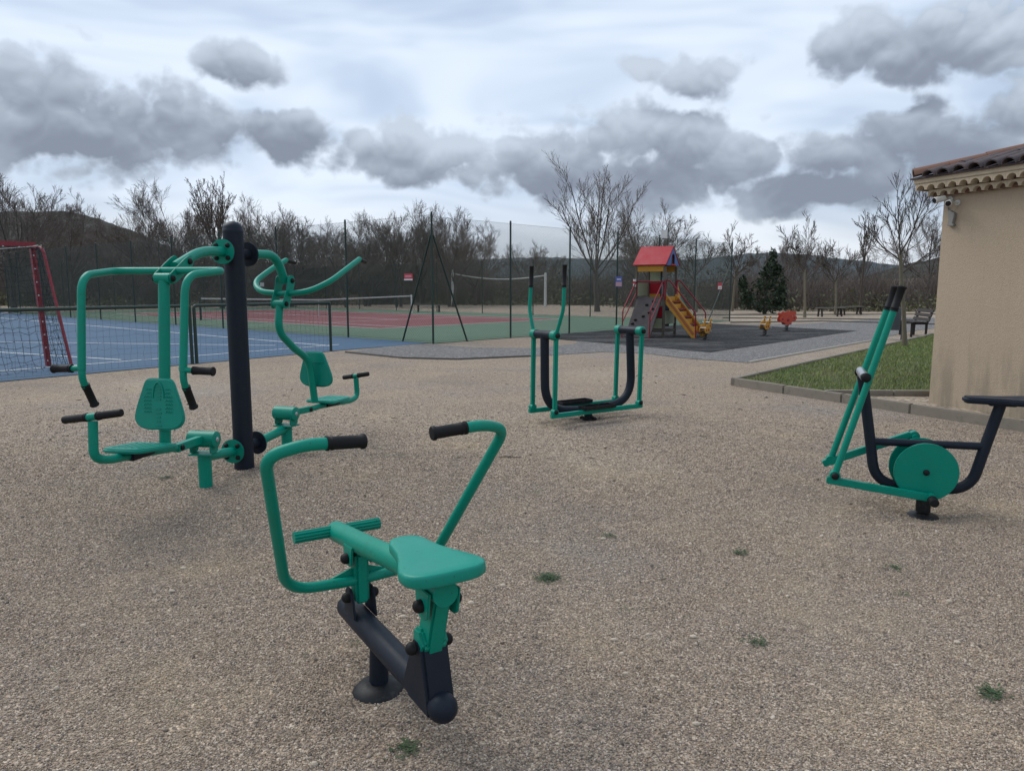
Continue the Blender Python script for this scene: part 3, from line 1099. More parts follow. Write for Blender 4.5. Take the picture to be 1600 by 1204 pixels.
# ------------------------------------------------------------------ exercise machines
def grip(parent, a, b, r, M=None, mat='black_rubber', flange=True):
    a, b = V(a), V(b)
    d = (b - a).normalized()
    L = (b - a).length
    pr = [(r * .6, 0), (r * 1.12, .0005), (r * 1.12, .008), (r, .010), (r, .016), (r * 1.08, .018), (r * 1.08, .024), (r, .026)]
    if flange:
        pr += [(r, L - .018), (r * 1.18, L - .013), (r * 1.21, L - .005), (r * 1.08, L), (r * .5, L + .001)]
    else:
        pr += [(r, L - .012), (r * .9, L - .002), (r * .5, L)]
    m = MB(M)
    m.lathe(pr, a, d, 18)
    return m.build('grip', mat, parent, sharp=50)


def caps(parent, pts, ax, r=.026, h=.032, M=None, both=None):
    """domed black plastic bolt covers"""
    for p in pts:
        MB(M).dome(p, ax, r, h).build('bolt_cap', 'black_rubber', parent)


def rider():
    t = empty('rider_exercise_machine', (-.48, 2.72, 0), math.radians(121.7))
    tag(t, 'green rider exercise machine with saddle and curved handlebars, nearest in the foreground', 'exercise machine')
    # buried foot and post
    MB().lathe([(.125, -.10), (.118, -.02), (.104, .012), (.080, .034), (.052, .044)], (.115, 0, -.030), n=28).build('foot', 'black_base', t)
    MB().cyl((.115, 0, .02), (.095, 0, .19), .039, 22).build('post', 'dark_paint', t)
    m = MB()
    m.prism([(-.02, -.035), (.05, -.035), (.02, .03), (-.02, .05)], .006, (.04, .0, .165), (1, 0, 0), (0, 0, 1))
    m.build('gusset', 'dark_paint', t)
    r = .051
    hem = [(-.472 - r * math.cos(a), r * math.sin(a)) for a in (0.02, .3, .6, .9, 1.2, 1.45)]
    pts = [(x, 0, .2) for x, _ in hem] + [(-.44, 0, .2), (.455, 0, .2), (.472, 0, .2), (.478, 0, .2)]
    MB().tube(pts, [q for _, q in hem] + [r, r, r * .96, r * .85], 26).build('base_beam', 'dark_paint', t, sharp=50)
    # folded saddle plate at the front of the beam
    m = MB()
    m.prism([(-.478, .165), (-.415, .405), (-.392, .42), (-.352, .42), (-.335, .40), (-.245, .205), (-.30, .165)], .1035, (0, 0, 0), (1, 0, 0), (0, 0, 1))
    m.build('saddle_plate', 'dark_paint', t, bev=.012)
    # rear clevis on the beam
    for w in (-.046, .046):
        m = MB()
        m.prism([(.24, .23), (.265, .335), (.29, .352), (.325, .352), (.345, .335), (.37, .23)], .010, (0, w, 0), (1, 0, 0), (0, 0, 1))
        m.build('clevis_plate', 'dark_paint', t, bev=.003)
    # links
    f = MB()
    f.beam((-.376, 0, .372), (-.447, 0, .60), .088, .062, (0, 1, 0))
    lk = f.build('front_link', 'green_paint', t, bev=.008)
    m = MB()
    m.prism([(-.43, .405), (-.40, .455), (-.345, .45), (-.335, .36), (-.36, .345), (-.40, .345)], .098, (0, 0, 0), (1, 0, 0), (0, 0, 1))
    m.build('link_foot', 'green_paint', lk, bev=.010)
    for w in (-.054, .054):
        m = MB()
        m.prism([(-.50, .62), (-.485, .53), (-.46, .515), (-.425, .515), (-.40, .54), (-.39, .62)], .010, (0, w, 0), (1, 0, 0), (0, 0, 1))
        m.build('clevis_plate', 'green_paint', t, bev=.003)
    caps(t, [(-.374, .058, .385), (-.443, .059, .562), (.304, .051, .312), (.304, .051, .482)], (0, 1, 0), .0225, .030)
    caps(t, [(-.374, -.058, .385), (-.443, -.059, .562), (.304, -.051, .312), (.304, -.051, .482)], (0, -1, 0), .0225, .030)
    f = MB()
    f.beam((.304, 0, .285), (.302, 0, .505), .076, .060, (0, 1, 0))
    f.build('rear_link', 'green_paint', t, bev=.012)
    for w in (-.046, .046):
        m = MB()
        m.prism([(.25, .54), (.265, .46), (.29, .448), (.32, .448), (.345, .46), (.36, .53)], .010, (0, w, 0), (1, 0, 0), (0, 0, 1))
        m.build('clevis_plate', 'green_paint', t, bev=.003)
    m = MB()
    m.prism([(-.16, -.005), (-.04, .035), (.04, .035), (.16, -.005), (.16, -.02), (-.16, -.02)], .008, (.305, 0, .40), (0, 1, 0), (0, 0, 1))
    m.build('gusset', 'green_paint', t)
    # saddle beam
    sb = rnd([(.60, 0, .505), (.15, 0, .560), (-.16, 0, .606), (-.505, 0, .612)], .25, 8)
    MB().tube(sb, .045, 26).build('saddle_beam', 'green_paint', t, sharp=50)
    # foot pegs, ribbed
    for sgn in (1, -1):
        pr = []
        for i in range(26):
            z = .045 + .155 * i / 25
            pr.append((.0255, z))
        k = 30
        vs, fs = [], []
        for z in (.03, .197):
            for j in range(k):
                a = 2 * math.pi * j / k
                rr = .0265 if j % 3 else .0215
                vs.append((.575 + rr * math.cos(a), sgn * z, .515 + rr * math.sin(a)))
        fs = [(j, (j + 1) % k, (j + 1) % k + k, j + k) for j in range(k)] + [tuple(range(k - 1, -1, -1)), tuple(range(k, 2 * k))]
        if sgn < 0:
            fs = [tuple(reversed(q)) for q in fs]
        MB().add(vs, fs).build('foot_peg', 'green_paint', t, sharp=30)
    # handlebar: one bent tube through the rear link
    path = [(-.1505, .225, 1.0715), (-.156, .34, 1.079), (-.115, .462, 1.045), (.275, .315, .405), (.30, 0, .380), (.275, -.315, .405), (-.115, -.462, 1.045), (-.156, -.34, 1.079), (-.1505, -.225, 1.0715)]
    # tube of the bar
    hb = rnd(path, [.05, .12, .13, .1, .13, .12, .05], 9)
    MB().tube(hb, .0215, 20).build('handlebar', 'green_paint', t, sharp=60)
    for s in (1, -1):
        grip(t, (-.152, s * .268, 1.0745), (-.146, s * .128, 1.066), .0232)
    # saddle seat
    half = [(-.140, .0), (-.145, .03), (-.163, .053), (-.195, .067), (-.24, .073), (-.30, .083), (-.36, .104), (-.42, .131), (-.465, .146), (-.508, .146), (-.540, .130), (-.560, .095), (-.566, .05), (-.566, 0)]
    ol = half + [(x, -y) for x, y in half[-2:0:-1]]
    m = MB()
    n = len(ol)
    cx = -.38
    vs, fs = [], []
    rings = [(.86, 0.0), (.97, .002), (.995, .008), (1.0, .018), (.995, .028), (.975, .035), (.92, .038), (.6, .037)]
    for sc_, z in rings:
        for x, y in ol:
            vs.append((cx + (x - cx) * (1 - (1 - sc_) * .6), y * sc_, .664 + z + max(0, (-x - .44)) * .06 * (z > .012)))
    for i in range(len(rings) - 1):
        for j in range(n):
            a, b = i * n + j, i * n + (j + 1) % n
            fs.append((a, a + n, b + n, b))
    fs.append(tuple(range(n)))
    fs.append(tuple(range((len(rings) - 1) * n, len(rings) * n))[::-1])
    o = m.add(vs, fs).build('saddle', 'green_plastic', t, sharp=60)
    bm = bmesh.new()
    bm.from_mesh(o.data)
    bmesh.ops.recalc_face_normals(bm, faces=bm.faces)
    bm.to_mesh(o.data)
    bm.free()
    MB().box((-.40, 0, .656), (.20, .10, .020)).build('seat_plate', 'green_paint', t, bev=.004)


rider()


def rounded_pad(outline, thick, M, name, mat, parent, bev=.012):
    m = MB(M)
    m.prism(outline, thick)
    return m.build(name, mat, parent, bev=bev, seg=3, sharp=45)


def round_outline(pts, rad, seg=6):
    n = len(pts)
    out = []
    for i in range(n):
        a, b, c = V(pts[i - 1]), V(pts[i]), V(pts[(i + 1) % n])
        r = rad[i] if isinstance(rad, (list, tuple)) else rad
        k1, k2 = min(r, (a - b).length * .48), min(r, (c - b).length * .48)
        p, q = b + (a - b).normalized() * k1, b + (c - b).normalized() * k2
        for j in range(seg + 1):
            t = j / seg
            w = p * (1 - t) ** 2 + b * 2 * t * (1 - t) + q * t * t
            out.append((w.x, w.y))
    return out


def station():
    t = empty('double_exercise_station', (-2.39, 6.46, 0))
    tag(t, 'two-seat green exercise station bolted to a tall dark grey post', 'exercise machine')
    R = .085
    MB().cyl((0, 0, -.1), (0, 0, 2.065), R, 32).build('post', 'dark_paint', t, sharp=50)
    prof = [(R + .003, 2.055), (R + .003, 2.075), (R, 2.078)] + [(R * math.cos(a), 2.078 + .072 * math.sin(a)) for a in (.25, .5, .8, 1.1, 1.35, 1.55)]
    MB().lathe(prof, n=32).build('post_cap', 'dark_paint', t, sharp=50)

    def frame(deg):
        return Matrix.Rotation(math.radians(deg), 4, 'Z')

    def flange(M, z, mat, s0=.085, thick=.022):
        # stub welded to the post, two bolted discs and the dark bolt covers
        MB(M).cyl((s0 - .02, 0, z), (s0 + .09, 0, z), .045, 18).build('stub', 'dark_paint', t)
        m = MB(M)
        m.cyl((s0 + .088, 0, z), (s0 + .088 + thick * .5, 0, z), .105, 30)
        m.build('flange_plate', 'dark_paint', t, bev=.003)
        m = MB(M)
        m.cyl((s0 + .088 + thick * .52, 0, z), (s0 + .088 + thick, 0, z), .105, 30)
        m.build('flange_plate', mat, t, bev=.003)
        for k in range(4):
            a = math.pi / 4 + k * math.pi / 2
            MB(M).dome((s0 + .087 + thick, .073 * math.cos(a), z + .073 * math.sin(a)), (1, 0, 0), .020, .024).build('bolt_cap', 'black_rubber', t)

    def lower(M, zf):
        flange(M, zf, 'green_paint')
        MB(M).tube([(.19, 0, zf), (.60, 0, .235)], .040, 18).build('lower_arm', 'green_paint', t)
        MB(M).cyl((.63, 0, -.08), (.63, 0, .262), .052, 22).build('short_post', 'green_paint', t, sharp=50)
        br = MB(M).box((.63, 0, .267), (.15, .20, .012)).build('bearing_bracket', 'green_paint', t, bev=.003)
        for w in (-.085, .085):
            m = MB(M)
            m.prism(round_outline([(.565, .274), (.695, .274), (.68, .40), (.58, .40)], .04, 4), .010, (0, w, 0), (1, 0, 0), (0, 0, 1))
            m.build('bracket_cheek', 'green_paint', br, bev=.002)
        m = MB(M)
        m.lathe([(.058, -.118), (.066, -.112), (.066, .112), (.058, .118)], (.63, 0, .385), (0, 1, 0), 28)
        bh = m.build('bearing_housing', 'green_paint', t, sharp=40)
        for sg in (1, -1):
            MB(M).dome((.63, .117 * sg, .385), (0, sg, 0), .020, .012).build('bolt', 'steel', bh)

    # ---- chest press side
    M = frame(-98)
    flange(M, 1.885, 'green_paint')
    ua = rnd([(.195, 0, 1.885), (.52, 0, 1.876), (.88, 0, 1.742)], .16, 8)
    MB(M).tube(ua, .040, 22).build('upper_arm', 'green_paint', t, sharp=60)
    for w in (-.062, .062):
        m = MB(M)
        m.prism(round_outline([(.755, 1.842), (.842, 1.81), (1.075, 1.672), (1.03, 1.612), (.965, 1.63), (.73, 1.762)], .045, 5), .010, (0, w, 0), (1, 0, 0), (0, 0, 1))
        m.build('link_plate', 'green_paint', t, bev=.003)
        ax = (0, 1 if w > 0 else -1, 0)
        caps(t, [(.795, w * 1.08, 1.785), (1.028, w * 1.08, 1.655)], ax, .024, .022, M)
    MB(M).cyl((1.028, -.058, 1.655), (1.028, .058, 1.655), .040, 22).build('pivot_tube', 'green_paint', t)
    MB(M).tube([(1.028, 0, 1.64), (1.135, 0, .47), (1.137, 0, .425)], .040, 20).build('seat_post', 'green_paint', t)
    # press arms: crossbar, forward tubes and hanging handles
    for s in (1, -1):
        p = rnd([(.955, 0, 1.712), (.945, s * .437, 1.713), (1.38, s * .385, 1.672), (1.455, s * .376, 1.03)], [.10, .13], 10)
        MB(M).tube(p, .0265, 18).build('press_arm', 'green_paint', t, sharp=60)
        p = rnd([(1.452, s * .376, 1.06), (1.458, s * .376, .965), (1.425, s * .376, .90)], .05, 5)
        MB(M).tube(p, .0235, 16).build('handle_tube', 'green_paint', t, sharp=60)
        grip(t, (1.434, s * .376, .925), (1.352, s * .376, .765), .0265, M)
        MB(M).cyl((1.453, s * .39, 1.04), (1.453, s * .46, 1.036), .020, 14).build('handle_stub', 'green_paint', t)
        grip(t, (1.453, s * .448, 1.037), (1.453, s * .598, 1.033), .0265, M)
    lower(M, .185)
    MB(M).beam((.66, 0, .39), (1.02, 0, .392), .060, .060).build('swing_arm', 'green_paint', t, bev=.006)
    for sg in (1, -1):
        MB(M).dome((.975, .031 * sg, .392), (0, sg, 0), .022, .018).build('bolt_cap', 'black_rubber', t)
    bm_ = rnd([(1.0, 0, .397), (1.25, 0, .425), (1.76, 0, .478), (1.885, 0, .52), (1.868, 0, .755)], [.1, .1, .09, .12], 8)
    MB(M).tube(bm_, .029, 18).build('seat_beam', 'green_paint', t, sharp=60)

    def tbar(M, s, z, zl, zr, hw):
        # zl at user's left (+w), zr at the right
        MB(M).cyl((s, hw * .18, z + (zl - z) * .18), (s, -hw * .18, z + (zr - z) * .18), .024, 16).build('foot_bar', 'green_paint', t)
        for sg, zz in ((1, zl), (-1, zr)):
            grip(t, (s, sg * hw * .16, z + (zz - z) * .16), (s, sg * hw, zz), .0255, M, flange=False)
    tbar(M, 1.868, .783, .815, .757, .205)

    def seat(M, s0, s1, z0, z1):
        hw0, hw1 = .175, .15
        ol = round_outline([(0, -hw0), (s1 - s0, -hw1), (s1 - s0, hw1), (0, hw0)], [.05, .1, .1, .05], 6)
        d = V((s1 - s0, 0, z1 - z0)).normalized()
        m = MB(M)
        m.prism(ol, .032, (s0, 0, z0), d, (0, 1, 0))
        o = m.build('seat', 'green_plastic', t, bev=.010, seg=3, sharp=45)
        # raised ribs on the seat
        for k in range(5):
            y = (k - 2) * .055
            q = MB(M)
            up = V((0, 0, 1)) - d * d.z
            a = V((s0, 0, z0)) + d * .07 + V((0, y, 0)) + up * .016
            b = V((s0, 0, z0)) + d * (s1 - s0 - .08) + V((0, y * .85, 0)) + up * .016
            q.beam(a, b, .018, .006)
            q.build('rib', 'green_plastic', o, bev=.002)
        q = MB(M)
        q.box(((s0 + s1) / 2, 0, (z0 + z1) / 2 - .04), ((s1 - s0) * .55, .09, .05))
        q.build('seat_bracket', 'dark_paint', o, bev=.004)

    seat(M, 1.225, 1.66, .467, .512)

    def back(M, s, zb, zt, thick=.034, tilt=0.0, side=1):
        hb, ht = .195, .105
        h = zt - zb
        ol = round_outline([(-.135, 0), (.135, 0), (hb + .006, h * .17), (hb - .012, h * .42), (ht, h), (-ht, h), (-hb + .012, h * .42), (-hb - .006, h * .17)], [.07, .07, .07, .07, .045, .045, .07, .07], 5)
        m = MB(M)
        m.prism(ol, thick, (s, 0, zb), (0, 1, 0), (-tilt, 0, 1))
        o = m.build('backrest', 'green_plastic', t, bev=.011, seg=3, sharp=45)
        return o

    bo = back(M, 1.185, .567, .942, tilt=.09)
    # moulded relief on the front of the press backrest
    for k in range(5):
        q = MB(M)
        z = .79 + k * .024
        q.box((1.2045 - (z - .567) * .09, 0, z), (.006, .046 - abs(k - 2) * .002, .010))
        q.build('relief_bar', 'green_plastic', bo, bev=.002)
    ring = [(1.2045 - (.78 + .085 * math.sin(a) * (1 if math.sin(a) > 0 else .1) - .567) * .09, .042 * math.cos(a), .80 + .115 * max(math.sin(a), 0) + .01 * min(math.sin(a), 0)) for a in [i * math.pi / 10 for i in range(11)]]
    MB(M).tube(ring, .0045, 8).build('relief_bar', 'green_plastic', bo)
    for k in range(7):
        for sg in (-1, 1):
            z = .70 + k * .027
            q = MB(M)
            wz = [(1.2045 - (z + .004 * (i % 2) - .567) * .09, sg * (.055 + i * .0095), z + (.005 if i % 2 else -.005)) for i in range(7 - (k > 4) * 2)]
            q.tube(wz, .0035, 6)
            q.build('relief_bar', 'green_plastic', bo)
    for sg in (1, -1):
        pass
    # the word moulded down the middle of the pad
    for k, wd in enumerate((.050, .034, .034, .050, .042)):
        q = MB(M)
        z = .60 + k * .030
        q.box((1.2045 - (z - .567) * .09, 0, z), (.005, wd, .012))
        q.build('relief_bar', 'green_plastic', bo, bev=.002)

    # ---- lat pull side
    M = frame(71)
    flange(M, 1.878, 'dark_paint')
    ua = rnd([(.195, 0, 1.880), (.57, 0, 1.890), (.70, 0, 1.64)], [.17], 10)
    MB(M).tube(ua, .041, 22).build('upper_arm', 'green_paint', t, sharp=60)
    for w in (-.066, .066):
        m = MB(M)
        m.prism(round_outline([(.655, 1.70), (.745, 1.705), (.765, 1.64), (.655, 1.40), (.575, 1.385), (.555, 1.44), (.63, 1.58)], .04, 5), .010, (0, w, 0), (1, 0, 0), (0, 0, 1))
        m.build('link_plate', 'green_paint', t, bev=.003)
        ax = (0, 1 if w > 0 else -1, 0)
        caps(t, [(.712, w * 1.08, 1.652), (.604, w * 1.08, 1.435)], ax, .024, .022, M)
    MB(M).cyl((.604, -.06, 1.435), (.604, .06, 1.435), .038, 20).build('pivot_tube', 'green_paint', t)
    sp = rnd([(.604, 0, 1.42), (.560, 0, 1.18), (.80, 0, 1.00), (1.055, 0, .86), (1.118, 0, .42)], [.20, .03, .20], 8)
    MB(M).tube(sp, .036, 18).build('seat_post', 'green_paint', t, sharp=60)
    pb = []
    for s in (1, -1):
        q = [(1.335, s * .437, 1.868), (1.10, s * .445, 1.775), (.80, s * .430, 1.640), (.665, s * .27, 1.545), (.665, 0, 1.530)]
        pb.append(rnd(q, [.2, .2, .12], 8))
    MB(M).tube(pb[0] + pb[1][::-1][1:], .027, 18).build('pull_bar', 'green_paint', t, sharp=60)
    for s in (1, -1):
        MB(M).sph((1.335, s * .437, 1.868), .027, 12, 8).build('bar_end', 'green_paint', t)
        grip(t, (1.34, s * .437, 1.866), (1.475, s * .425, 1.845), .020, M, flange=False)
    lower(M, .186)
    MB(M).beam((.66, 0, .378), (1.05, 0, .362), .058, .058).build('swing_arm', 'green_paint', t, bev=.006)
    for sg in (1, -1):
        MB(M).dome((1.0, .030 * sg, .364), (0, sg, 0), .022, .018).build('bolt_cap', 'black_rubber', t)
    bm_ = rnd([(1.03, 0, .362), (1.25, 0, .365), (1.80, 0, .335), (1.955, 0, .36), (1.935, 0, .575)], [.1, .1, .10, .14], 8)
    MB(M).tube(bm_, .029, 18).build('seat_beam', 'green_paint', t, sharp=60)
    tbar(M, 1.935, .600, .572, .628, .165)
    seat(M, 1.19, 1.62, .412, .402)
    bo = back(M, 1.165, .575, .940, tilt=.06)
    for z in (.60, .83):
        MB(M).box((1.145 - (z - .575) * .06, 0, z), (.012, .22, .012)).build('rib', 'green_plastic', bo, bev=.003)


station()


def cross_trainer():
    t = empty('cross_trainer', (.93, 8.90, 0), math.radians(33))
    tag(t, 'green and dark grey cross trainer with swinging foot rails in front of the playground', 'exercise machine')
    MB().lathe([(.075, -.05), (.075, .004), (.055, .012), (.055, .02)], n=20).build('foot', 'black_base', t)
    for k in range(4):
        a = .4 + k * math.pi / 2
        MB().dome((.085 * math.cos(a), .085 * math.sin(a), -.002), (0, 0, 1), .03, .03).build('bolt_cap', 'black_rubber', t)
    MB().cyl((0, 0, 0), (0, 0, .12), .050, 20).build('post', 'dark_paint', t)
    fr = rnd([(-.66, 0, 1.04), (-.648, 0, .16), (.0, 0, .105), (.70, 0, .16), (.645, 0, 1.04)], [.42, .05, .42], 12)
    MB().tube(fr, .051, 22).build('frame', 'dark_paint', t, sharp=60)
    for s, z in ((-.66, 1.046), (.640, 1.055)):
        MB().cyl((s, -.16, z), (s, .16, z), .050, 22).build('axle_tube', 'dark_paint', t, sharp=50)
        for w in (-1, 1):
            m = MB()
            m.lathe([(.05, .155), (.056, .158), (.056, .235), (.045, .248), (.02, .250)], (s, 0, z), (0, w, 0), 20)
            m.build('bearing_collar', 'green_paint', t)
            MB().dome((s, w * .249, z), (0, w, 0), .030, .028).build('bolt_cap', 'black_rubber', t)
    for w in (-1, 1):
        y = w * .222
        for s0, s1, z in ((-.66, -.672, 1.03), (.640, .622, 1.04)):
            MB().beam((s0, y, z), (s1, y, .165), .046, .046, (1, 0, 0)).build('hanging_rod', 'green_paint', t, bev=.006)
            MB().cyl((s1, y - .032, .175), (s1, y + .032, .175), .036, 18).build('pivot_eye', 'green_paint', t)
            MB().dome((s1, y + w * .032, .175), (0, w, 0), .026, .020).build('bolt_cap', 'black_rubber', t)
        MB().beam((-.72, y, .130), (.665, y, .135), .052, .052).build('foot_rail', 'green_paint', t, bev=.006)
        m = MB()
        m.box((-.04, y, .171), (.46, .15, .016))
        tr = m.build('pedal', 'black_base', t, bev=.004)
        for (cx, cy, sx, sy) in ((-.04, y + .072, .46, .010), (-.04, y - .072, .46, .010), (.185, y, .010, .13), (-.265, y, .010, .13)):
            MB().box((cx, cy, .190), (sx, sy, .032)).build('pedal_rim', 'black_base', tr, bev=.003)
        hp = rnd([(-.66, y, 1.05), (-.645, w * .332, 1.335), (-.63, w * .326, 1.60)], .06, 5)
        MB().tube(hp, .0215, 14).build('handle', 'green_paint', t, sharp=60)
        grip(t, (-.631, w * .326, 1.585), (-.622, w * .322, 1.835), .0245)


cross_trainer()


def cycle():
    t = empty('exercise_cycle', (2.95, 5.15, 0), math.radians(-18))
    tag(t, 'green exercise machine with two round discs and grey saddle beside the building', 'exercise machine')
    MB().lathe([(.125, -.10), (.115, -.05), (.095, -.022), (.06, -.010)], n=20).build('foot', 'black_base', t)
    MB().cyl((0, 0, 0), (0, 0, .20), .048, 20).build('post', 'black_base', t)
    fr = rnd([(-.452, 0, .965), (-.372, 0, .49), (-.325, 0, .185), (.0, 0, .165), (.285, 0, .185), (.345, 0, .46), (.425, 0, .80)], [.1, .22, .05, .22, .1], 10)
    MB().tube(fr, .036, 22).build('frame', 'dark_paint', t, sharp=60)
    MB().cyl((-.36, 0, .487), (.345, 0, .497), .027, 18).build('crossbar', 'dark_paint', t)
    ol = round_outline([(.195, -.055), (.235, -.07), (.42, -.09), (.60, -.16), (.66, -.13), (.66, .13), (.60, .16), (.42, .09), (.235, .07), (.195, .055)], .04, 4)
    m = MB()
    m.prism(ol, .042, (0, 0, .822), (1, 0, 0), (0, 1, 0))
    m.build('saddle', 'dark_paint', t, bev=.014, seg=3, sharp=45)
    MB().box((.43, 0, .795), (.16, .09, .015)).build('seat_plate', 'dark_paint', t, bev=.003)
    # axle and crank discs
    MB().cyl((-.02, -.085, .31), (-.02, .085, .31), .030, 16).build('axle', 'dark_paint', t)
    for w, pin in ((-1, (.012, .135)), (1, (-.06, .512))):
        m = MB()
        m.cyl((-.02, w * .088, .31), (-.02, w * .112, .31), .205, 56)
        d = m.build('crank_disc', 'green_paint', t, bev=.004, sharp=40)
        MB().dome((-.02, w * .112, .31), (0, w, 0), .021, .020).build('bolt_cap', 'black_rubber', d)
        MB().cyl((pin[0], w * .108, pin[1]), (pin[0], w * .235, pin[1]), .020, 14).build('pedal_axle', 'green_paint', t)
        grip(t, (pin[0], w * .20, pin[1]), (pin[0], w * .275, pin[1]), .030, flange=False)
        y = w * .165
        b0 = (-.63, .222) if w < 0 else (-.63, .262)
        m = MB()
        m.beam((b0[0] - .035, y, b0[1]), (pin[0] - .02, y, pin[1] + .012), .052, .050)
        m.build('foot_rail', 'green_paint', t, bev=.006)
        MB().cyl((pin[0], y - .03, pin[1] + .006), (pin[0], y + .03, pin[1] + .006), .034, 18).build('pivot_eye', 'green_paint', t)
        lo = V((-.612, y, .262 if w < 0 else .30))
        hi = V((-.292, y, 1.46))
        yt = -.135 if w < 0 else .125
        hi.y = yt
        lo2 = V((lo.x, y, lo.z))
        MB().tube([lo2, hi], .023, 16).build('lever', 'green_paint', t)
        MB().cyl((lo.x, y - .030, lo.z - .005), (lo.x, y + .030, lo.z - .005), .036, 18).build('pivot_eye', 'green_paint', t)
        MB().dome((lo.x, y + w * .030, lo.z - .005), (0, w, 0), .026, .020).build('bolt_cap', 'black_rubber', t)
        d2 = (hi - lo2).normalized()
        grip(t, hi - d2 * .03, hi + d2 * .145, .026)
    MB().cyl((-.452, -.115, .965), (-.452, .115, .985), .030, 18).build('pivot_tube', 'steel', t)
    for w in (-1, 1):
        MB().dome((-.450, w * .168 if w < 0 else .158, .968), (0, w, 0), .034, .026).build('bolt_cap', 'black_rubber', t)


cycle()

# ------------------------------------------------------------------ sports equipment and fences
def mesh_obj(name, mat, parent, A, B, r, n=3):
    vs, q = wires(A, B, r, n)
    return link(name, np_mesh(name, vs, q), mat, parent)


def goal():
    t = empty('football_goal', (-9.35, 14.86, 0))
    tag(t, 'red steel football goal with dark net on the blue court', 'goal')
    a, b = vec2(235), vec2(-35)
    A3, B3 = V((a.x, a.y, 0)), V((b.x, b.y, 0))
    lean = V((-.13, 0, 0))
    H, W, D = 2.36, 3.0, 1.0
    for k in (0, W):
        o = A3 * k
        m = MB()
        m.beam(o, o + V((0, 0, H)) + lean, .10, .085, A3)
        p = m.build('goal_post', 'goal_red', t, bev=.008)
        for i in range(9):
            z = .12 + i * .26
            c = o + lean * (z / H) + V((0, 0, z)) + B3 * .055 + A3 * (.02 if not k else -.02)
            MB().box(c, (.028, .028, .028)).build('net_clip', 'white_paint', p, bev=.006)
        q = rnd([o + V((0, 0, H - .02)) + lean + B3 * .05, o + V((0, 0, H + .005)) + lean + B3 * .44, o + B3 * D], .22, 8)
        MB().tube(q, .030, 14).build('rear_stay', 'goal_red', t, sharp=60)
    m = MB()
    m.beam(V((0, 0, H + .05)) + lean - A3 * .05, A3 * (W + .05) + V((0, 0, H + .05)) + lean, .10, .10)
    cb = m.build('crossbar', 'goal_red', t, bev=.008)
    for i in range(10):
        MB().box(A3 * (.25 + i * .28) + V((0, 0, H - .005)) + lean + B3 * .056, (.028, .028, .028)).build('net_clip', 'white_paint', cb, bev=.006)
    # net: back, top and both sides
    rg = np.random.default_rng(2)
    PA, PB = [], []

    def pt(u, v):          # u along the goal, v 0 front top .. .45 rear top .. down to the ground
        o = A3 * u
        if v < .42:
            return o + V((0, 0, H)) + lean * (1 - v / .84) + B3 * v
        k = (v - .42) / 2.4
        return o + V((0, 0, H * (1 - k))) + lean * (1 - k) * .5 + B3 * (.42 + (D - .42) * k)
    us = np.linspace(0, W, 25)
    vv = np.concatenate([np.linspace(0, .42, 4), np.linspace(.42, 2.80, 20)[1:]])
    grid = [[pt(u, v) + B3 * (.05 * math.sin(u * 5 + v * 3) + .03 * rg.normal()) * (0 < u < W) + V((0, 0, .025 * rg.normal() - .06 * math.sin(u / W * math.pi) * (0 < v < 2.7))) * (v > 0) for v in vv] for u in us]
    for i in range(len(us)):
        for j in range(len(vv)):
            if i + 1 < len(us):
                PA.append(grid[i][j]); PB.append(grid[i + 1][j])
            if j + 1 < len(vv):
                PA.append(grid[i][j]); PB.append(grid[i][j + 1])
    for k in (0, W):
        zs = np.linspace(.02, H, 21)
        ds = np.linspace(0, 1, 9)
        g2 = []
        for z in zs:
            mx = .44 + (D - .44) * (1 - z / H)
            g2.append([A3 * k + V((0, 0, z)) + lean * (z / H) + B3 * (mx * d) + (A3 * .02 + V((0, 0, .02))) * rg.normal() * (0 < d < 1) for d in ds])
        for i in range(len(zs)):
            for j in range(len(ds)):
                if i + 1 < len(zs):
                    PA.append(g2[i][j]); PB.append(g2[i + 1][j])
                if j + 1 < len(ds):
                    PA.append(g2[i][j]); PB.append(g2[i][j + 1])
    mesh_obj('net', 'net_dark', t, PA, PB, .0038)
    mesh_obj('net_rope', 'net_white', t, [V((0, 0, H + .03)) + lean, V((0, 0, H + .02)) + lean + B3 * .42], [V((0, 0, H + .03)) + lean + B3 * .42, A3 * W * .9 + V((0, 0, H - .32)) + lean + B3 * .3], .005, 5)


goal()


def railing(p, d, L, label, posts):
    """inverted-U rail with a hanging net below"""
    t = empty('court_railing', (p.x, p.y, 0))
    tag(t, label, 'railing', 'railings along the blue court')
    D3 = V((d.x, d.y, 0))
    H = 1.20
    path = rnd([D3 * 0 + V((0, 0, -.05)), V((0, 0, H)), D3 * L + V((0, 0, H)), D3 * L + V((0, 0, -.05))], .06, 5)
    MB().tube(path, .034, 14).build('rail', 'fence_green', t, sharp=60)
    for q in posts:
        MB().cyl(D3 * q + V((0, 0, -.05)), D3 * q + V((0, 0, H - .02)), .032, 12).build('post', 'fence_green', t)
    rg = np.random.default_rng(int(L * 10))
    nu, nz = int(L / .125), 9
    PA, PB = [], []
    N3 = V((-d.y, d.x, 0))
    g2 = [[D3 * (L * i / nu) + V((0, 0, .045 + (H - .09) * j / nz)) + (V((0, 0, .012)) * rg.normal() + D3 * .010 * rg.normal()) * (0 < j < nz) + N3 * (.05 * math.sin(i * .4) * (nz - j) / nz)
           for j in range(nz + 1)] for i in range(nu + 1)]
    for i in range(nu + 1):
        for j in range(nz + 1):
            if i < nu:
                PA.append(g2[i][j]); PB.append(g2[i + 1][j])
            if j < nz:
                PA.append(g2[i][j]); PB.append(g2[i][j + 1])
    mesh_obj('net', 'net_dark', t, PA, PB, .0016)


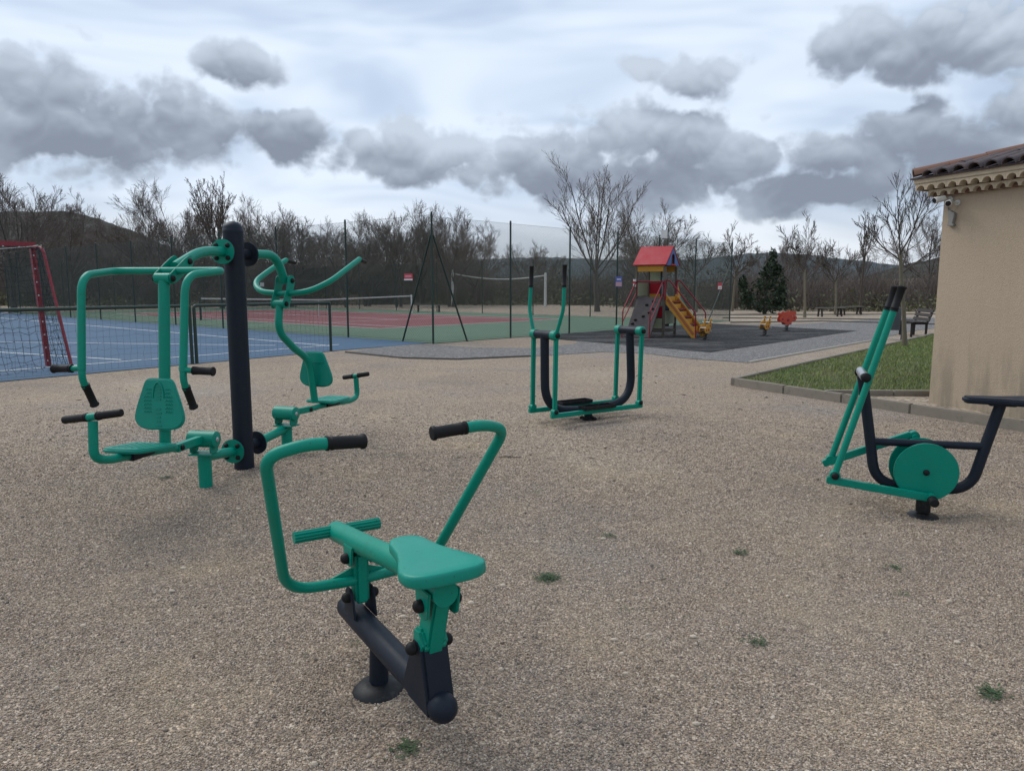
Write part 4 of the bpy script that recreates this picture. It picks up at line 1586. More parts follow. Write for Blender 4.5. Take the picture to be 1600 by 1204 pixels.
RA, RD = V((-4.49, 18.32)), vec2(235)
railing(RA, RD, 3.62, 'dark green court railing with net between grey post and gravel corner', [])
railing(RA + RD * 3.72, RD, 9.0, 'long dark green court railing with net behind the red goal', [6.0])


def bay(ua, ub, H, P, D3, parent, sp=.072, ang=0.9):
    PA, PB = [], []
    k = math.tan(ang)                     # rise per run
    z0 = .04
    for s in (1, -1):
        u = ua - (H / k if s > 0 else 0)
        end = ub + (H / k if s < 0 else 0)
        while u < end:
            pts = []
            for z in (z0, H):
                pts.append((u + s * (z - z0) / k, z))
            (u1, z1), (u2, z2) = pts
            if u1 > u2:
                u1, z1, u2, z2 = u2, z2, u1, z1
            if u2 > ua and u1 < ub:
                if u1 < ua:
                    z1 += (z2 - z1) * (ua - u1) / (u2 - u1); u1 = ua
                if u2 > ub:
                    z2 = z1 + (z2 - z1) * (ub - u1) / (u2 - u1); u2 = ub
                PA.append(P + D3 * u1 + V((0, 0, z1))); PB.append(P + D3 * u2 + V((0, 0, z2)))
            u += sp
    for z in (.06, H * .5, H - .01):
        PA.append(P + D3 * ua + V((0, 0, z))); PB.append(P + D3 * ub + V((0, 0, z)))
    mesh_obj('mesh_panel', 'wire_green', parent, PA, PB, .0030)


def fence(p, d, posts, H, label, braces=(), first=True):
    p = V(p)
    t = empty('chain_link_fence', (p.x, p.y, 0))
    tag(t, label, 'fence', 'chain link fences round the tennis court')
    D3 = V((d.x, d.y, 0))
    O = V((0, 0, 0))
    for i, q in enumerate(posts):
        if i == 0 and not first:
            continue
        m = MB()
        m.cyl(D3 * q + V((0, 0, -.1)), D3 * q + V((0, 0, H + .05)), .030, 12)
        m.sph(D3 * q + V((0, 0, H + .05)), .031, 10, 6)
        m.build('post', 'fence_green', t)
    for (q0, q1, z) in braces:
        MB().cyl(D3 * q0 + V((0, 0, z)), D3 * q1 + V((0, 0, -.02)), .026, 12).build('brace', 'fence_green', t)
    for i in range(len(posts) - 1):
        bay(posts[i] + .035, posts[i + 1] - .035, H, O, D3, t)
    return t


fence(FC, E1, [0.0] + [3.85 * k for k in range(1, 10)] + [36.8], 3.55, 'green chain link fence between the blue court and the tennis court', [(0.04, 1.30, 3.0)])
fence(FC, E2, [0.0, 3.2, 6.15, 8.95, 11.8, 14.7, 18.0], 3.5, 'green chain link fence behind the play tower with gate end brace', [(.04, 1.33, 3.0), (17.95, 15.9, 2.6)], first=False)
fence(cp(0, 18.0), E1, [0.0] + [3.85 * k for k in range(1, 10)] + [36.8], 3.0, 'chain link fence along the far side of the tennis court', first=False)
fence(cp(36.8, 0), E2, [0.0, 3.0, 6.0, 9.0, 12.0, 15.0, 18.0], 3.0, 'chain link fence at the far left end of the tennis court', first=False)


def sign(name, pos, d, w, h, col, label, bands=(), cat='sign'):
    """flat plate hung on the fence, printed bands laid on it"""
    t = empty(name, pos)
    tag(t, label, cat)
    X = V((d.x, d.y, 0))
    Nn = X.cross(V((0, 0, 1)))
    if Nn.y > 0:
        Nn = -Nn
    m = MB()
    m.beam(X * (-w / 2), X * (w / 2), .012, h)
    m.build('plate', col, t, bev=.002)
    for (x0, x1, z0, z1, c) in bands:
        m = MB()
        m.beam(X * (x0 * w) + V((0, 0, (z0 + z1) / 2 * h)) + Nn * .0075, X * (x1 * w) + V((0, 0, (z0 + z1) / 2 * h)) + Nn * .0075, .003, (z1 - z0) * h)
        m.build('print', c, t)


pp = FC + E1 * 1.02
sign('fence_sign', (pp.x + .03, pp.y - .05, 1.86), E1, .36, .19, 'sign_red', 'red notice sign on the fence left of the corner post', [(-.36, .36, .12, .24, 'sign_pink'), (-.40, .40, -.06, .03, 'sign_pink'), (-.5, .5, -.5, -.3, 'white_paint')])
pp = FC + E2 * 9.0
sign('fence_poster', (pp.x + .02, pp.y - .06, 1.76), E2, .42, .36, 'sign_blue', 'blue and pink poster on the fence post left of the play tower', [(-.45, .45, -.45, -.02, 'sign_pink'), (-.3, .3, .18, .30, 'white_paint')], 'poster')
pp = FC + E2 * 16.9
sign('fence_sign', (pp.x, pp.y - .07, 1.60), E2, .42, .30, 'sign_red', 'small red and white sign by the brace right of the play tower', [(-.4, .4, -.45, .02, 'white_paint'), (-.3, .3, -.3, -.2, 'sign_red')])
pp = V(cp(36.7, 16.5))
sign('notice_plate', (pp.x, pp.y - .06, 1.72), E2, .34, .30, 'white_paint', 'small white plate on the far fence behind the pull-down handles')


def tennis_net():
    c = FC + E1 * (RC + 11.885) + E2 * 9.145
    t = empty('tennis_net', (c.x, c.y, 0))
    tag(t, 'tennis net with white band across the red court', 'net')
    D3 = V((E2.x, E2.y, 0))
    for s in (-6.4, 6.4):
        MB().cyl(D3 * s + V((0, 0, -.05)), D3 * s + V((0, 0, 1.10)), .05, 14).build('net_post', 'white_paint' if s > 0 else 'fence_green', t)
    us = np.linspace(-6.35, 6.35, 60)
    top = [1.06 - .15 * (1 - abs(u) / 6.35) for u in us]
    m = MB()
    vs = []
    for u, z in zip(us, top):
        vs += [D3 * u + V((0, 0, z)), D3 * u + V((0, 0, z - .07))]
    N3 = V((-E2.y, E2.x, 0)) * .012
    k = len(vs)
    fs = []
    allv = [p + N3 for p in vs] + [p - N3 for p in vs]
    for i in range(len(us) - 1):
        a = 2 * i
        fs += [(a, a + 2, a + 3, a + 1), (k + a, k + a + 1, k + a + 3, k + a + 2), (a, k + a, k + a + 2, a + 2), (a + 1, a + 3, k + a + 3, k + a + 1)]
    m.add(allv, fs).build('net_band', 'net_white', t, sharp=0)
    m = MB()
    m.beam(V((0, 0, .03)), V((0, 0, .86)), .05, .02, (1, 0, 0))
    m.build('centre_strap', 'net_white', t)
    PA, PB = [], []
    for u in np.arange(-6.35, 6.36, .09):
        PA.append(D3 * u + V((0, 0, .05))); PB.append(D3 * u + V((0, 0, .98 - .15 * (1 - abs(u) / 6.35))))
    for z in np.arange(.06, .86, .09):
        PA.append(D3 * -6.35 + V((0, 0, z))); PB.append(D3 * 6.35 + V((0, 0, z)))
    mesh_obj('net', 'net_dark', t, PA, PB, .003)


tennis_net()


def volley():
    a, b = V((2.54, 56.9, 0)), V((-4.74, 59.6, 0))
    t = empty('volleyball_net', ((a + b) / 2))
    tag(t, 'two white posts with a sagging white net cord beyond the tennis court', 'net')
    c = (a + b) / 2
    for p, h in ((a, 2.62), (b, 2.90)):
        MB().tube([p - c + V((0, 0, -.05)), p - c + V((0, 0, h))], [.11, .09], 10).build('post', 'white_paint', t)
    pts = []
    for i in range(25):
        k = i / 24
        pts.append(a.lerp(b, k) - c + V((0, 0, 2.42 + .2 * k - .42 * 4 * k * (1 - k) * .9)))
    MB().tube(pts, .045, 6).build('net_cord', 'net_white', t)


volley()


# ------------------------------------------------------------------ playground
def tower():
    t = empty('play_tower', (4.643, 24.05, 0), math.radians(-34))
    t.scale = (.91, .91, 1)
    tag(t, 'play tower with red pitched roof, climbing ramp and yellow stairs', 'play tower')
    h = .525
    for x in (-h, h):
        for y in (-h, h):
            MB().beam((x, y, -.05), (x, y, 2.22), .085, .085, (1, 0, 0)).build('post', 'post_wood', t, bev=.008)
    dk = MB().box((0, 0, 1.22), (1.02, 1.02, .05)).build('deck', 'ramp_brown', t, bev=.004)
    MB().box((0, -.50, 1.245), (.93, .06, .03)).build('deck_edge', 'post_wood', dk, bev=.004)
    # roof
    zr, ze, hy, hx = 2.86, 2.27, .66, .61
    rf = empty('roof', (0, 0, 0))
    rf.parent = t
    for s in (-1, 1):
        m = MB()
        nrm = V((0, s * (zr - ze), hy)).normalized() * .03
        vs = [V((-hx, 0, zr)), V((hx, 0, zr)), V((hx, s * hy, ze)), V((-hx, s * hy, ze))]
        m.add(vs + [v - nrm for v in vs], [(0, 1, 2, 3), (7, 6, 5, 4), (0, 4, 5, 1), (1, 5, 6, 2), (2, 6, 7, 3), (3, 7, 4, 0)])
        o = m.build('roof_panel', 'play_red', rf, sharp=0)
        bm = bmesh.new(); bm.from_mesh(o.data); bmesh.ops.recalc_face_normals(bm, faces=bm.faces); bm.to_mesh(o.data); bm.free()
        MB().box((0, s * .535, 2.15), (1.03, .03, .19)).build('eave_board', 'play_yellow', t, bev=.004)
    for s in (-1, 1):
        x = s * .592
        # blue gable with an arched window opening
        arch = [(-.15, 2.30), (-.15, 2.46)] + [(.15 * -math.cos(a), 2.46 + .15 * math.sin(a)) for a in (.4, .8, 1.2, 1.57, 1.94, 2.34, 2.74)] + [(.15, 2.46), (.15, 2.30)]
        left = [(-.57, 2.26), (0, 2.815)]
        mid = len(arch) // 2
        for sg in (1, -1):
            half = [(y * 1, z) for y, z in arch[:mid + 1]]
            ol = [(-.575, 2.245), (-.15, 2.245)] + half + [(0, 2.80)]
            ol = [(sg * y, z) for y, z in ol]
            m = MB()
            m.prism(ol, .028, (x, 0, 0), (0, 1, 0), (0, 0, 1))
            m.build('gable_panel', 'play_blue', t)
        m = MB()
        m.prism([(y, z) for y, z in arch], .010, (x - s * .06, 0, 0), (0, 1, 0), (0, 0, 1))
        m.build('gable_window', 'ramp_brown', t)
        MB().box((x + s * .02, 0, 2.27), (.02, .40, .05)).build('window_sill', 'play_red', t, bev=.004)
    MB().cyl((.35, .1, 2.80), (.35, .1, 3.42), .018, 8).build('flag_pole', 'fence_green', t)
    m = MB()
    m.prism([(-.30, 3.14), (0, 3.10), (0, 3.38), (-.30, 3.36), (-.24, 3.25)], .01, (.34, .1, 0), (1, 0, 0), (0, 0, 1))
    m.build('flag', 'white_paint', t)
    # panels on the back half
    MB().box((-.27, .525, 1.53), (.42, .025, .36)).build('panel', 'play_red', t, bev=.004)
    MB().box((-.27, .525, 1.285), (.42, .025, .12)).build('panel', 'play_yellow', t, bev=.004)
    MB().box((-.27, .525, 1.92), (.42, .022, .36)).build('panel', 'play_cream', t, bev=.004)
    MB().box((-.03, .53, 1.70), (.06, .05, .95)).build('panel_post', 'ramp_brown', t, bev=.004)
    MB().cyl((-h, -.53, 1.74), (h, -.53, 1.74), .024, 10).build('top_rail', 'rail_red', t)
    MB().box((-h, -.02, 1.50), (.025, .9, .42)).build('panel', 'play_cream', t, bev=.004)
    for y in (-h, h):
        MB().box((h + .035, y - .02, 1.47), (.03, .17, .60)).build('panel', 'rail_red', t, bev=.004)
    MB().cyl((-h - .03, -.60, 1.58), (-h - .03, -.60, 1.82), .055, 10).build('toy_drum', 'white_paint', t)
    MB().box((-h - .03, -.66, 1.72), (.11, .02, .06)).build('toy_label', 'play_red', t)
    # climbing ramp with holds
    a, b = V((0, -.535, 1.235)), V((0, -1.52, .02))
    d = (b - a).normalized()
    nr = V((0, d.z, -d.y))
    nr = nr if nr.z > 0 else -nr
    m = MB()
    m.beam(a, b, .92, .04, nr)
    rp = m.build('climbing_ramp', 'ramp_brown', t, bev=.005)
    rg = random.Random(5)
    for k in range(9):
        p = a.lerp(b, .10 + .095 * k) + V((rg.choice((-.28, -.05, .22)) + rg.uniform(-.06, .06), 0, 0)) + nr * .03
        MB().sph(p, .055, 8, 5, (1.2, .8, .7)).build('hold', 'black_rubber', rp)
    for x in (-.50, .50):
        q = rnd([(x, -.55, 1.30), (x, -.55, 1.74), (x, -.66, 1.70), (x, -1.62, .86), (x, -1.66, -.03)], .07, 4)
        MB().tube(q, .022, 10).build('handrail', 'rail_red', t, sharp=60)
        MB().cyl((x, -.60, 1.36), (x, -1.64, .50), .020, 10).build('handrail', 'rail_red', t)
    # stairs on the right
    x0, z0, x1, z1 = .54, 1.26, 1.62, .10
    for y in (-.47, .44):
        m = MB()
        m.prism([(x0, z0 + .06), (x0 + .03, z0 + .09), (x1 + .06, z1 + .10), (x1 + .06, z1 - .12), (x1 - .06, z1 - .12), (x0, z0 - .18)], .045, (0, y, 0), (1, 0, 0), (0, 0, 1))
        st = m.build('stringer', 'play_yellow', t, bev=.006)
        q = MB()
        q.beam((x0 + .10, y - .026, z0 - .075), (x1 - .02, y - .026, z1 + .02), .008, .085)
        q.build('stringer_inlay', 'inlay_brown', st)
    for k in range(5):
        f = (k + .6) / 5
        xx, zz = x0 + (x1 - x0) * f, z0 + (z1 - z0) * f
        MB().box((xx - .02, -.015, zz - .02), (.20, .85, .035)).build('tread', 'rail_red', t, bev=.004)
        MB().box((xx - .115, -.015, zz + .08), (.018, .85, .15)).build('riser', 'play_yellow', t, bev=.003)
    for y in (-.50, .47):
        q = rnd([(.56, y, 1.30), (.58, y, 1.80), (.72, y, 1.76), (1.66, y, .78), (1.68, y, .02)], .09, 4)
        MB().tube(q, .022, 10).build('handrail', 'rail_red', t, sharp=60)
    # slide at the back
    pts = [(.27, .52, 1.24), (.27, .80, 1.22), (.27, 2.2, .40), (.27, 2.6, .27), (.27, 2.85, .26)]
    prof = [(-.24, .20), (-.225, .02), (-.10, 0), (.10, 0), (.225, .02), (.24, .20)]
    vs, fs = [], []
    rows = rnd(pts, .25, 4)
    for p in rows:
        for w, z in prof:
            vs.append((p.x + w, p.y, p.z + z))
        for w, z in prof[::-1]:
            vs.append((p.x + w * .93, p.y, p.z + z - (.02 if abs(w) < .2 else -.0) + (0.012 if abs(w) > .23 else 0)))
    n = 12
    for i in range(len(rows) - 1):
        for j in range(n):
            a_, b_ = i * n + j, i * n + (j + 1) % n
            fs.append((a_, b_, b_ + n, a_ + n))
    MB().add(vs, fs).build('slide', 'play_teal', t, sharp=40)
    MB().box((.02, .56, 1.55), (.03, .22, .66)).build('slide_hood', 'play_teal', t, bev=.006)
    m = MB()
    m.prism([(.53, 1.22), (.92, 1.22), (.80, 1.45), (.60, 1.74), (.53, 1.76)], .03, (.54, 0, 0), (0, 1, 0), (0, 0, 1))
    m.build('slide_cheek', 'play_yellow', t, bev=.004)
    # play panels below the deck
    MB().box((.28, -.535, .80), (.42, .022, .34)).build('panel', 'play_red', t, bev=.004)
    MB().box((.28, -.535, .44), (.42, .022, .30)).build('panel', 'play_cream', t, bev=.004)
    MB().box((h + .005, 0, .62), (.022, .86, .42)).build('panel', 'play_cream', t, bev=.004)
    MB().box((h + .005, 0, .94), (.022, .86, .15)).build('panel', 'play_blue', t, bev=.004)
    MB().box((-.1, .525, .60), (.80, .022, .60)).build('panel', 'ramp_brown', t, bev=.004)
    for y in (-h, h):
        MB().beam((-h, y, .19), (h, y, .19), .05, .07).build('base_rail', 'post_wood', t, bev=.005)
    for x in (-h, h):
        MB().beam((x, -h, .19), (x, h, .19), .05, .07).build('base_rail', 'post_wood', t, bev=.005)


tower()


def lumps(cs, n=10):
    """outline of overlapping circles seen from the side (radial sweep from the centre)"""
    cx = sum(c[0] for c in cs) / len(cs)
    cz = sum(c[1] for c in cs) / len(cs)
    out = []
    for k in range(48):
        a = 2 * math.pi * k / 48
        dx, dz = math.cos(a), math.sin(a)
        best = .02
        for x, z, r in cs:
            px, pz = x - cx, z - cz
            b = px * dx + pz * dz
            disc = b * b - (px * px + pz * pz - r * r)
            if disc >= 0:
                best = max(best, b + math.sqrt(disc))
        out.append((cx + dx * best, cz + dz * best))
    return out


def spring_rider(name, loc, rz, cs, mat, label, seat='white_paint', gap=.13):
    t = empty(name, loc, math.radians(rz))
    t.scale = (.74, .74, .74)
    tag(t, label, 'spring rider', 'spring riders on the dark mat')
    MB().box((0, 0, .012), (.34, .22, .02)).build('foot_plate', 'black_base', t, bev=.004)
    hel = [(.085 * math.cos(a), .085 * math.sin(a), .03 + a / (2 * math.pi) * .062) for a in [i * .42 for i in range(66)]]
    MB().tube(hel, .014, 7).build('spring', 'black_base', t, sharp=60)
    MB().box((0, 0, .325), (.40, .20, .03)).build('spring_plate', 'black_base', t, bev=.004)
    for s in (-1, 1):
        m = MB()
        m.prism(lumps(cs), .022, (0, s * gap, 0), (1, 0, 0), (0, 0, 1))
        p = m.build('side_panel', mat, t, bev=.005)
        for (x, z, r) in cs[:3]:
            MB().cyl((x, s * (gap + .010), z), (x, s * (gap + .017), z), r * .30, 16).build('spot', 'rail_red' if mat != 'play_orange' else 'goal_red', p)
    MB().box((-.05, 0, .50), (.30, .24, .028)).build('seat_board', seat, t, bev=.008)
    MB().cyl((.14, -gap - .12, .72), (.14, gap + .12, .72), .016, 10).build('handle', 'steel', t)
    MB().cyl((.10, -gap - .11, .36), (.10, gap + .11, .36), .018, 10).build('foot_rest', 'steel', t)


Z = lambda x, z, r: (x, z, r)
spring_rider('spring_rider', (5.72, 21.95, .014), 40, [Z(.04, .42, .14), Z(-.10, .40, .12), Z(.13, .58, .10), Z(.17, .77, .09), Z(-.02, .54, .11)], 'play_yellow', 'yellow spring rider beside the foot of the tower stairs')
spring_rider('spring_rider', (8.15, 23.9, .014), 38, [Z(.04, .42, .14), Z(-.10, .40, .12), Z(.13, .58, .10), Z(.17, .77, .09), Z(-.02, .54, .11)], 'play_yellow', 'yellow spring rider standing alone in the middle of the dark mat')
spring_rider('spring_rider', (9.85, 26.6, .014), 10, [Z(-.02, .52, .24), Z(-.30, .56, .15), Z(.30, .62, .14), Z(-.14, .80, .13), Z(.12, .84, .13), Z(-.34, .80, .09), Z(.30, .86, .10)], 'play_orange', 'round orange spring rider with dark base behind the yellow one', seat='black_base')


def bench(loc, rz):
    t = empty('park_bench', loc, math.radians(rz))
    tag(t, 'dark brown slatted park bench with back beside the litter bin', 'bench')
    for y in (-.6, .6):
        MB().prism([(-.22, 0), (-.16, 0), (-.14, .40), (.20, .40), (.20, 0), (.26, 0), (.27, .42), (.42, .86), (.36, .88), (.22, .46), (-.22, .46)], .05, (0, y, 0), (1, 0, 0), (0, 0, 1)).build('leg_frame', 'bench_wood', t, bev=.006)
    for k in range(4):
        MB().box((-.17 + k * .11, 0, .477), (.095, 1.6, .032)).build('seat_slat', 'bench_wood', t, bev=.006)
    for k in range(3):
        z = .555 + k * .135
        x = .225 + (z - .46) * .333
        R = Matrix.Rotation(.32, 3, 'Y')
        MB().box((x, 0, z), (.032, 1.6, .110), R).build('back_slat', 'bench_wood', t, bev=.006)


bench((12.95, 24.0, 0), -12)


def flat_bench(loc, rz, label):
    t = empty('backless_bench', loc, math.radians(rz))
    tag(t, label, 'bench', 'backless benches by the far trees')
    for y in (-.085, .085):
        MB().box((0, y * 1.05, .455), (1.75, .165, .05)).build('seat_plank', 'table_wood', t, bev=.008)
    for x in (-.65, .65):
        for s in (-1, 1):
            MB().beam((x, s * .15, 0), (x, s * .10, .43), .09, .06, (1, 0, 0)).build('leg', 'bench_wood', t, bev=.006)
        MB().beam((x, -.16, .405), (x, .16, .405), .09, .05).build('leg_cap', 'bench_wood', t, bev=.004)


flat_bench((16.85, 39.4, .004), 20, 'backless wooden bench left of the thin tree behind the playground')
flat_bench((18.95, 41.6, .004), 25, 'backless wooden bench right of the thin tree behind the playground')
flat_bench((-5.15, 46.0, .004), -4, 'low wooden bench beyond the tennis court behind the corner post')


def bin_():
    t = empty('litter_bin', (11.45, 22.25, 0), math.radians(-30))
    tag(t, 'grey sheet metal litter bin on posts beside the bench', 'litter bin')
    for x in (-.22, .22):
        MB().cyl((x, 0, -.05), (x, 0, .98), .022, 10).build('post', 'bin_grey', t)
    m = MB()
    m.lathe([(.17, .30), (.175, .31), (.19, .95), (.195, .95), (.195, .97), (.17, .965), (.165, .60)], n=24)
    m.build('bin_body', 'bin_grey', t, sharp=40)
    MB().cyl((-.23, 0, .62), (.23, 0, .62), .012, 8).build('hinge_bar', 'steel', t)


bin_()

# ------------------------------------------------------------------ bare trees
def rot_about(d, ax, a):
    return Matrix.Rotation(a, 3, ax) @ d


class Tree:
    """grows limbs recursively; keeps polylines by level"""
    def __init__(s, seed, height, kids, ratio, spread, trunk_frac, r0, gravity, wander, fork=False, trunks=1):
        s.rg = random.Random(seed)
        s.kids, s.ratio, s.spread, s.grav, s.wander = kids, ratio, spread, gravity, wander
        s.out = []
        for k in range(trunks):
            d = V((s.rg.gauss(0, .05), s.rg.gauss(0, .05), 1))
            p = V((0, 0, -.1))
            if trunks > 1:
                a = 6.28 * k / trunks + s.rg.random()
                p += V((math.cos(a), math.sin(a), 0)) * .18
                d += V((math.cos(a), math.sin(a), 0)) * s.rg.uniform(.12, .30)
            s.grow(p, d.normalized(), height * trunk_frac * s.rg.uniform(.9, 1.1), r0 * (1 if trunks == 1 else .7), 0, height)

    def grow(s, p, d, L, r, lev, H):
        rg = s.rg
        n = (5, 5, 4, 3, 2, 2)[min(lev, 5)]
        pts, rs = [p.copy()], [r * (1.35 if lev == 0 else 1.0)]
        end = (.72, .35, .3, .3, .35)[min(lev, 4)]
        for i in range(n):
            j = V((rg.gauss(0, 1), rg.gauss(0, 1), rg.gauss(0, 1))) * s.wander * (.35 if lev == 0 else 1)
            d = (d + j + V((0, 0, s.grav * (0 if lev == 0 else 1)))).normalized()
            p = p + d * (L / n)
            pts.append(p.copy())
            rs.append(r * (1 - (1 - end) * (i + 1) / n))
        s.out.append((lev, pts, rs))
        if lev >= len(s.kids):
            return
        k = s.kids[lev]
        for i in range(k):
            f = (.78 + .22 * (i / max(k - 1, 1))) if lev == 0 else (.22 + .78 * (i + .5 * rg.random()) / k)
            x = min(f, .999) * n
            a = int(x)
            q = pts[a].lerp(pts[a + 1], x - a)
            rr = rs[a] * (.46 if lev == 0 else .60)
            ax = d.orthogonal().normalized()
            ax = rot_about(ax, d, rg.uniform(0, 6.28) if lev else 6.28 * i / k + rg.uniform(-.4, .4))
            ang = s.spread[min(lev, len(s.spread) - 1)] * rg.uniform(.6, 1.25)
            dd = rot_about((pts[min(a + 1, n)] - pts[a]).normalized(), ax, ang)
            L2 = (H * s.ratio[0] if lev == 0 else L * s.ratio[min(lev, len(s.ratio) - 1)]) * rg.uniform(.7, 1.2) * (1 if lev == 0 else (1.15 - .5 * f))
            s.grow(q, dd, L2, max(rr, .004), lev + 1, H)

    def mesh(s, name, lo, hi, rmin):
        m = MB()
        vs, fs = [], []
        for lev, pts, rs in s.out:
            if lo <= lev <= hi:
                n = (9, 6, 4, 3, 3)[min(lev, 4)]
                m.tube(pts, [max(r, rmin * (1.5 if lev < 4 else 1.0)) for r in rs], n, cap=False)
        me = bpy.data.meshes.new(name)
        me.from_pydata(m.v, [], m.f)
        me.update()
        me.polygons.foreach_set('use_smooth', [True] * len(me.polygons))
        return me

    def tips(s):
        return [pts[-1] for lev, pts, rs in s.out if lev >= len(s.kids)]


def tree_meshes(T, rmin=.006, lim=1):
    return T.mesh('trunk', 0, lim, rmin * 1.3), T.mesh('crown', lim + 1, 9, rmin)


def put_tree(name, meshes, loc, rz, sc, label, group, bark, twig):
    t = empty(name, loc, rz)
    t.scale = (sc[0], sc[0], sc[1]) if isinstance(sc, tuple) else (sc, sc, sc)
    tag(t, label, 'tree', group)
    for nm, me, mt in (('trunk', meshes[0], bark), ('crown', meshes[1], twig)):
        o = bpy.data.objects.new(nm, me)
        COL.objects.link(o)
        o.parent = t
        if not me.materials:
            me.materials.append(MATS[mt])
    return t


# young pollarded trees of the square
lawn_tree = tree_meshes(Tree(17, 4.3, (6, 7, 6, 3), (.40, .50, .55, .65), (.85, .6, .5, .45), .53, .060, .10, .075), .0035, 0)
put_tree('young_tree', lawn_tree, (10.1, 19.0, .08), .6, 1.0, 'bare young tree on the lawn left of the building corner', None, 'bark_pale', 'twig_grey')
plane_a = tree_meshes(Tree(21, 5.0, (7, 7, 6, 4), (.38, .48, .55, .65), (.85, .65, .55, .45), .50, .070, .10, .08), .006, 0)
plane_b = tree_meshes(Tree(22, 4.6, (6, 7, 6, 4), (.40, .48, .55, .65), (.95, .7, .55, .45), .50, .068, .095, .085), .006, 0)
slim = tree_meshes(Tree(25, 6.0, (9, 6, 4), (.34, .4, .4), (.5, .5, .5), .62, .07, .12, .08), .008)
put_tree('plane_tree', plane_a, (15.05, 38.2, 0), .3, 1.0, 'bare round-headed tree left of the two backless benches', 'round-headed trees of the square', 'bark_pale', 'twig_grey')
put_tree('plane_tree', plane_b, (17.95, 41.3, 0), 1.3, 1.0, 'bare round-headed tree between the two backless benches', 'round-headed trees of the square', 'bark_pale', 'twig_grey')
put_tree('slender_tree', slim, (20.6, 44.0, 0), 2.3, .92, 'slender bare tree with upright twigs right of the backless benches', None, 'bark_dark', 'twig_grey')
put_tree('plane_tree', plane_b, (11.4, 46.0, 0), 2.1, (1.2, 1.15), 'bare spreading tree just right of the play tower flag', 'round-headed trees of the square', 'bark_pale', 'twig_grey')
put_tree('plane_tree', plane_a, (14.2, 48.0, 0), 4.1, (1.18, 1.08), 'bare spreading tree left of the dark evergreen', 'round-headed trees of the square', 'bark_pale', 'twig_grey')

# big bare trees of the wood
wild = []
for k, (seed, kids, tr, tf) in enumerate(((31, (7, 8, 6, 4, 3), 1, .26), (32, (6, 8, 6, 5, 2), 1, .22), (33, (4, 7, 6, 5, 2), 2, .24), (34, (7, 7, 6, 4, 3), 1, .30), (35, (3, 7, 6, 5, 2), 3, .24))):
    wild.append(tree_meshes(Tree(seed, 8.0, kids, (.54, .52, .54, .62, .85), (.75, .65, .55, .5), tf, .15, .065, .08, trunks=tr), .0060))
tall = tree_meshes(Tree(41, 9.0, (10, 8, 6, 3), (.40, .42, .42, .4), (.50, .5, .5, .5), .48, .13, .11, .08, trunks=1), .0075)
multi = tree_meshes(Tree(47, 9.0, (8, 9, 6, 4), (.56, .44, .52, .62), (.60, .6, .55, .5), .30, .15, .11, .06, trunks=1), .0065)

put_tree('big_tree', multi, (5.4, 47.0, 0), 1.4, (1.12, 1.0), 'tall bare tree with upright limbs left of the play tower', None, 'bark_dark', 'twig_brown')
put_tree('big_tree', wild[3], (9.5, 52.0, 0), 2.4, .92, 'bare tree with drooping limbs just behind the play tower roof', None, 'bark_dark', 'twig_brown')


def col_of(px, Y):
    """ground X below picture column px at depth Y (eye on the Y axis, focal 1157)"""
    return (px - 800.0) / 1157.0 * Y * 0.99


far_trees = [  # column, depth, kind, scale, turn
    (18, 46, 0, 1.18, .3, 'bare gnarled tree at the far left edge above the goal'),
    (108, 60, 3, 1.12, 1.9, 'bare tree standing before the summit of the wooded hill'), (60, 64, 4, .95, .7, 'bare tree rising behind the red goal stay'),
    (250, 52, 1, 1.10, .9, 'bare leaning tree left of the tall pale-twigged tree'),
    (290, 56, 2, 1.2, 2.0, 'broad bare tree just left of the tall pale-twigged tree'), (345, 54, 5, 1.18, .2, 'tall tree with pale budding twigs above the dark grey post'),
    (395, 60, 4, 1.1, 4.4, 'bare tree just right of the dark grey post top'), (455, 58, 0, 1.05, 3.3, 'bare tree behind the loop of the pull-down bar'), (520, 66, 3, .92, .5, 'bare tree above the far end of the pull-down bar'),
    (572, 60, 4, .98, 1.5, 'bare tree left of the red fence sign'), (622, 58, 2, 1.05, 5.1, 'dense bare tree left of the fence corner post'), (660, 63, 0, 1.08, 4.2, 'bare tree directly behind the fence corner post'),
    (706, 58, 4, 1.0, 2.8, 'dense bare tree right of the fence corner post'), (742, 62, 1, .95, .9, 'bare tree above the left volleyball post'),
    (822, 78, 3, .78, 2.2, 'small distant bare tree above the sagging net cord'), (860, 84, 2, .8, 1.2, 'small distant bare tree above the cross trainer handles'), (1010, 60, 1, .92, 3.9, 'bare tree between the tall upright tree and the play tower roof'), (1215, 70, 4, .80, 5.5, 'bare tree right behind the dark evergreen'),
    (1250, 62, 2, .72, 2.6, 'low bare tree behind the round-headed tree by the benches'), (1345, 66, 5, .58, 1.4, 'thin bare tree behind the right backless bench'), (1455, 62, 3, .95, 3.1, 'bare tree half hidden by the building corner'),
    (1000, 66, 4, .82, 0.4, 'far bare tree behind the blue poster'), (165, 66, 2, .9, 3.5, 'bare tree on the right slope of the wooded hill'), (30, 70, 2, 1.15, 2.1, 'far bare tree at the left edge behind the goal crossbar'), (140, 74, 4, 1.1, .4, 'far bare tree below the summit of the wooded hill'), (205, 58, 4, .95, 5.0, 'low bushy bare tree left of the leaning tree'), (320, 70, 1, 1.2, 3.7, 'farther bare tree left of the tall pale-twigged tree'), (425, 68, 3, 1.1, 2.9, 'farther bare tree right of the dark grey post'), (600, 72, 1, 1.12, .8, 'farther bare tree above the red fence sign'), (690, 74, 2, 1.2, 4.9, 'farther bare tree just right of the corner post'), (540, 56, 1, .85, 4.0, 'low spreading bare tree beside the second fence post'), (480, 72, 2, 1.1, 1.1, 'farther bare tree behind the pull-down loop')]
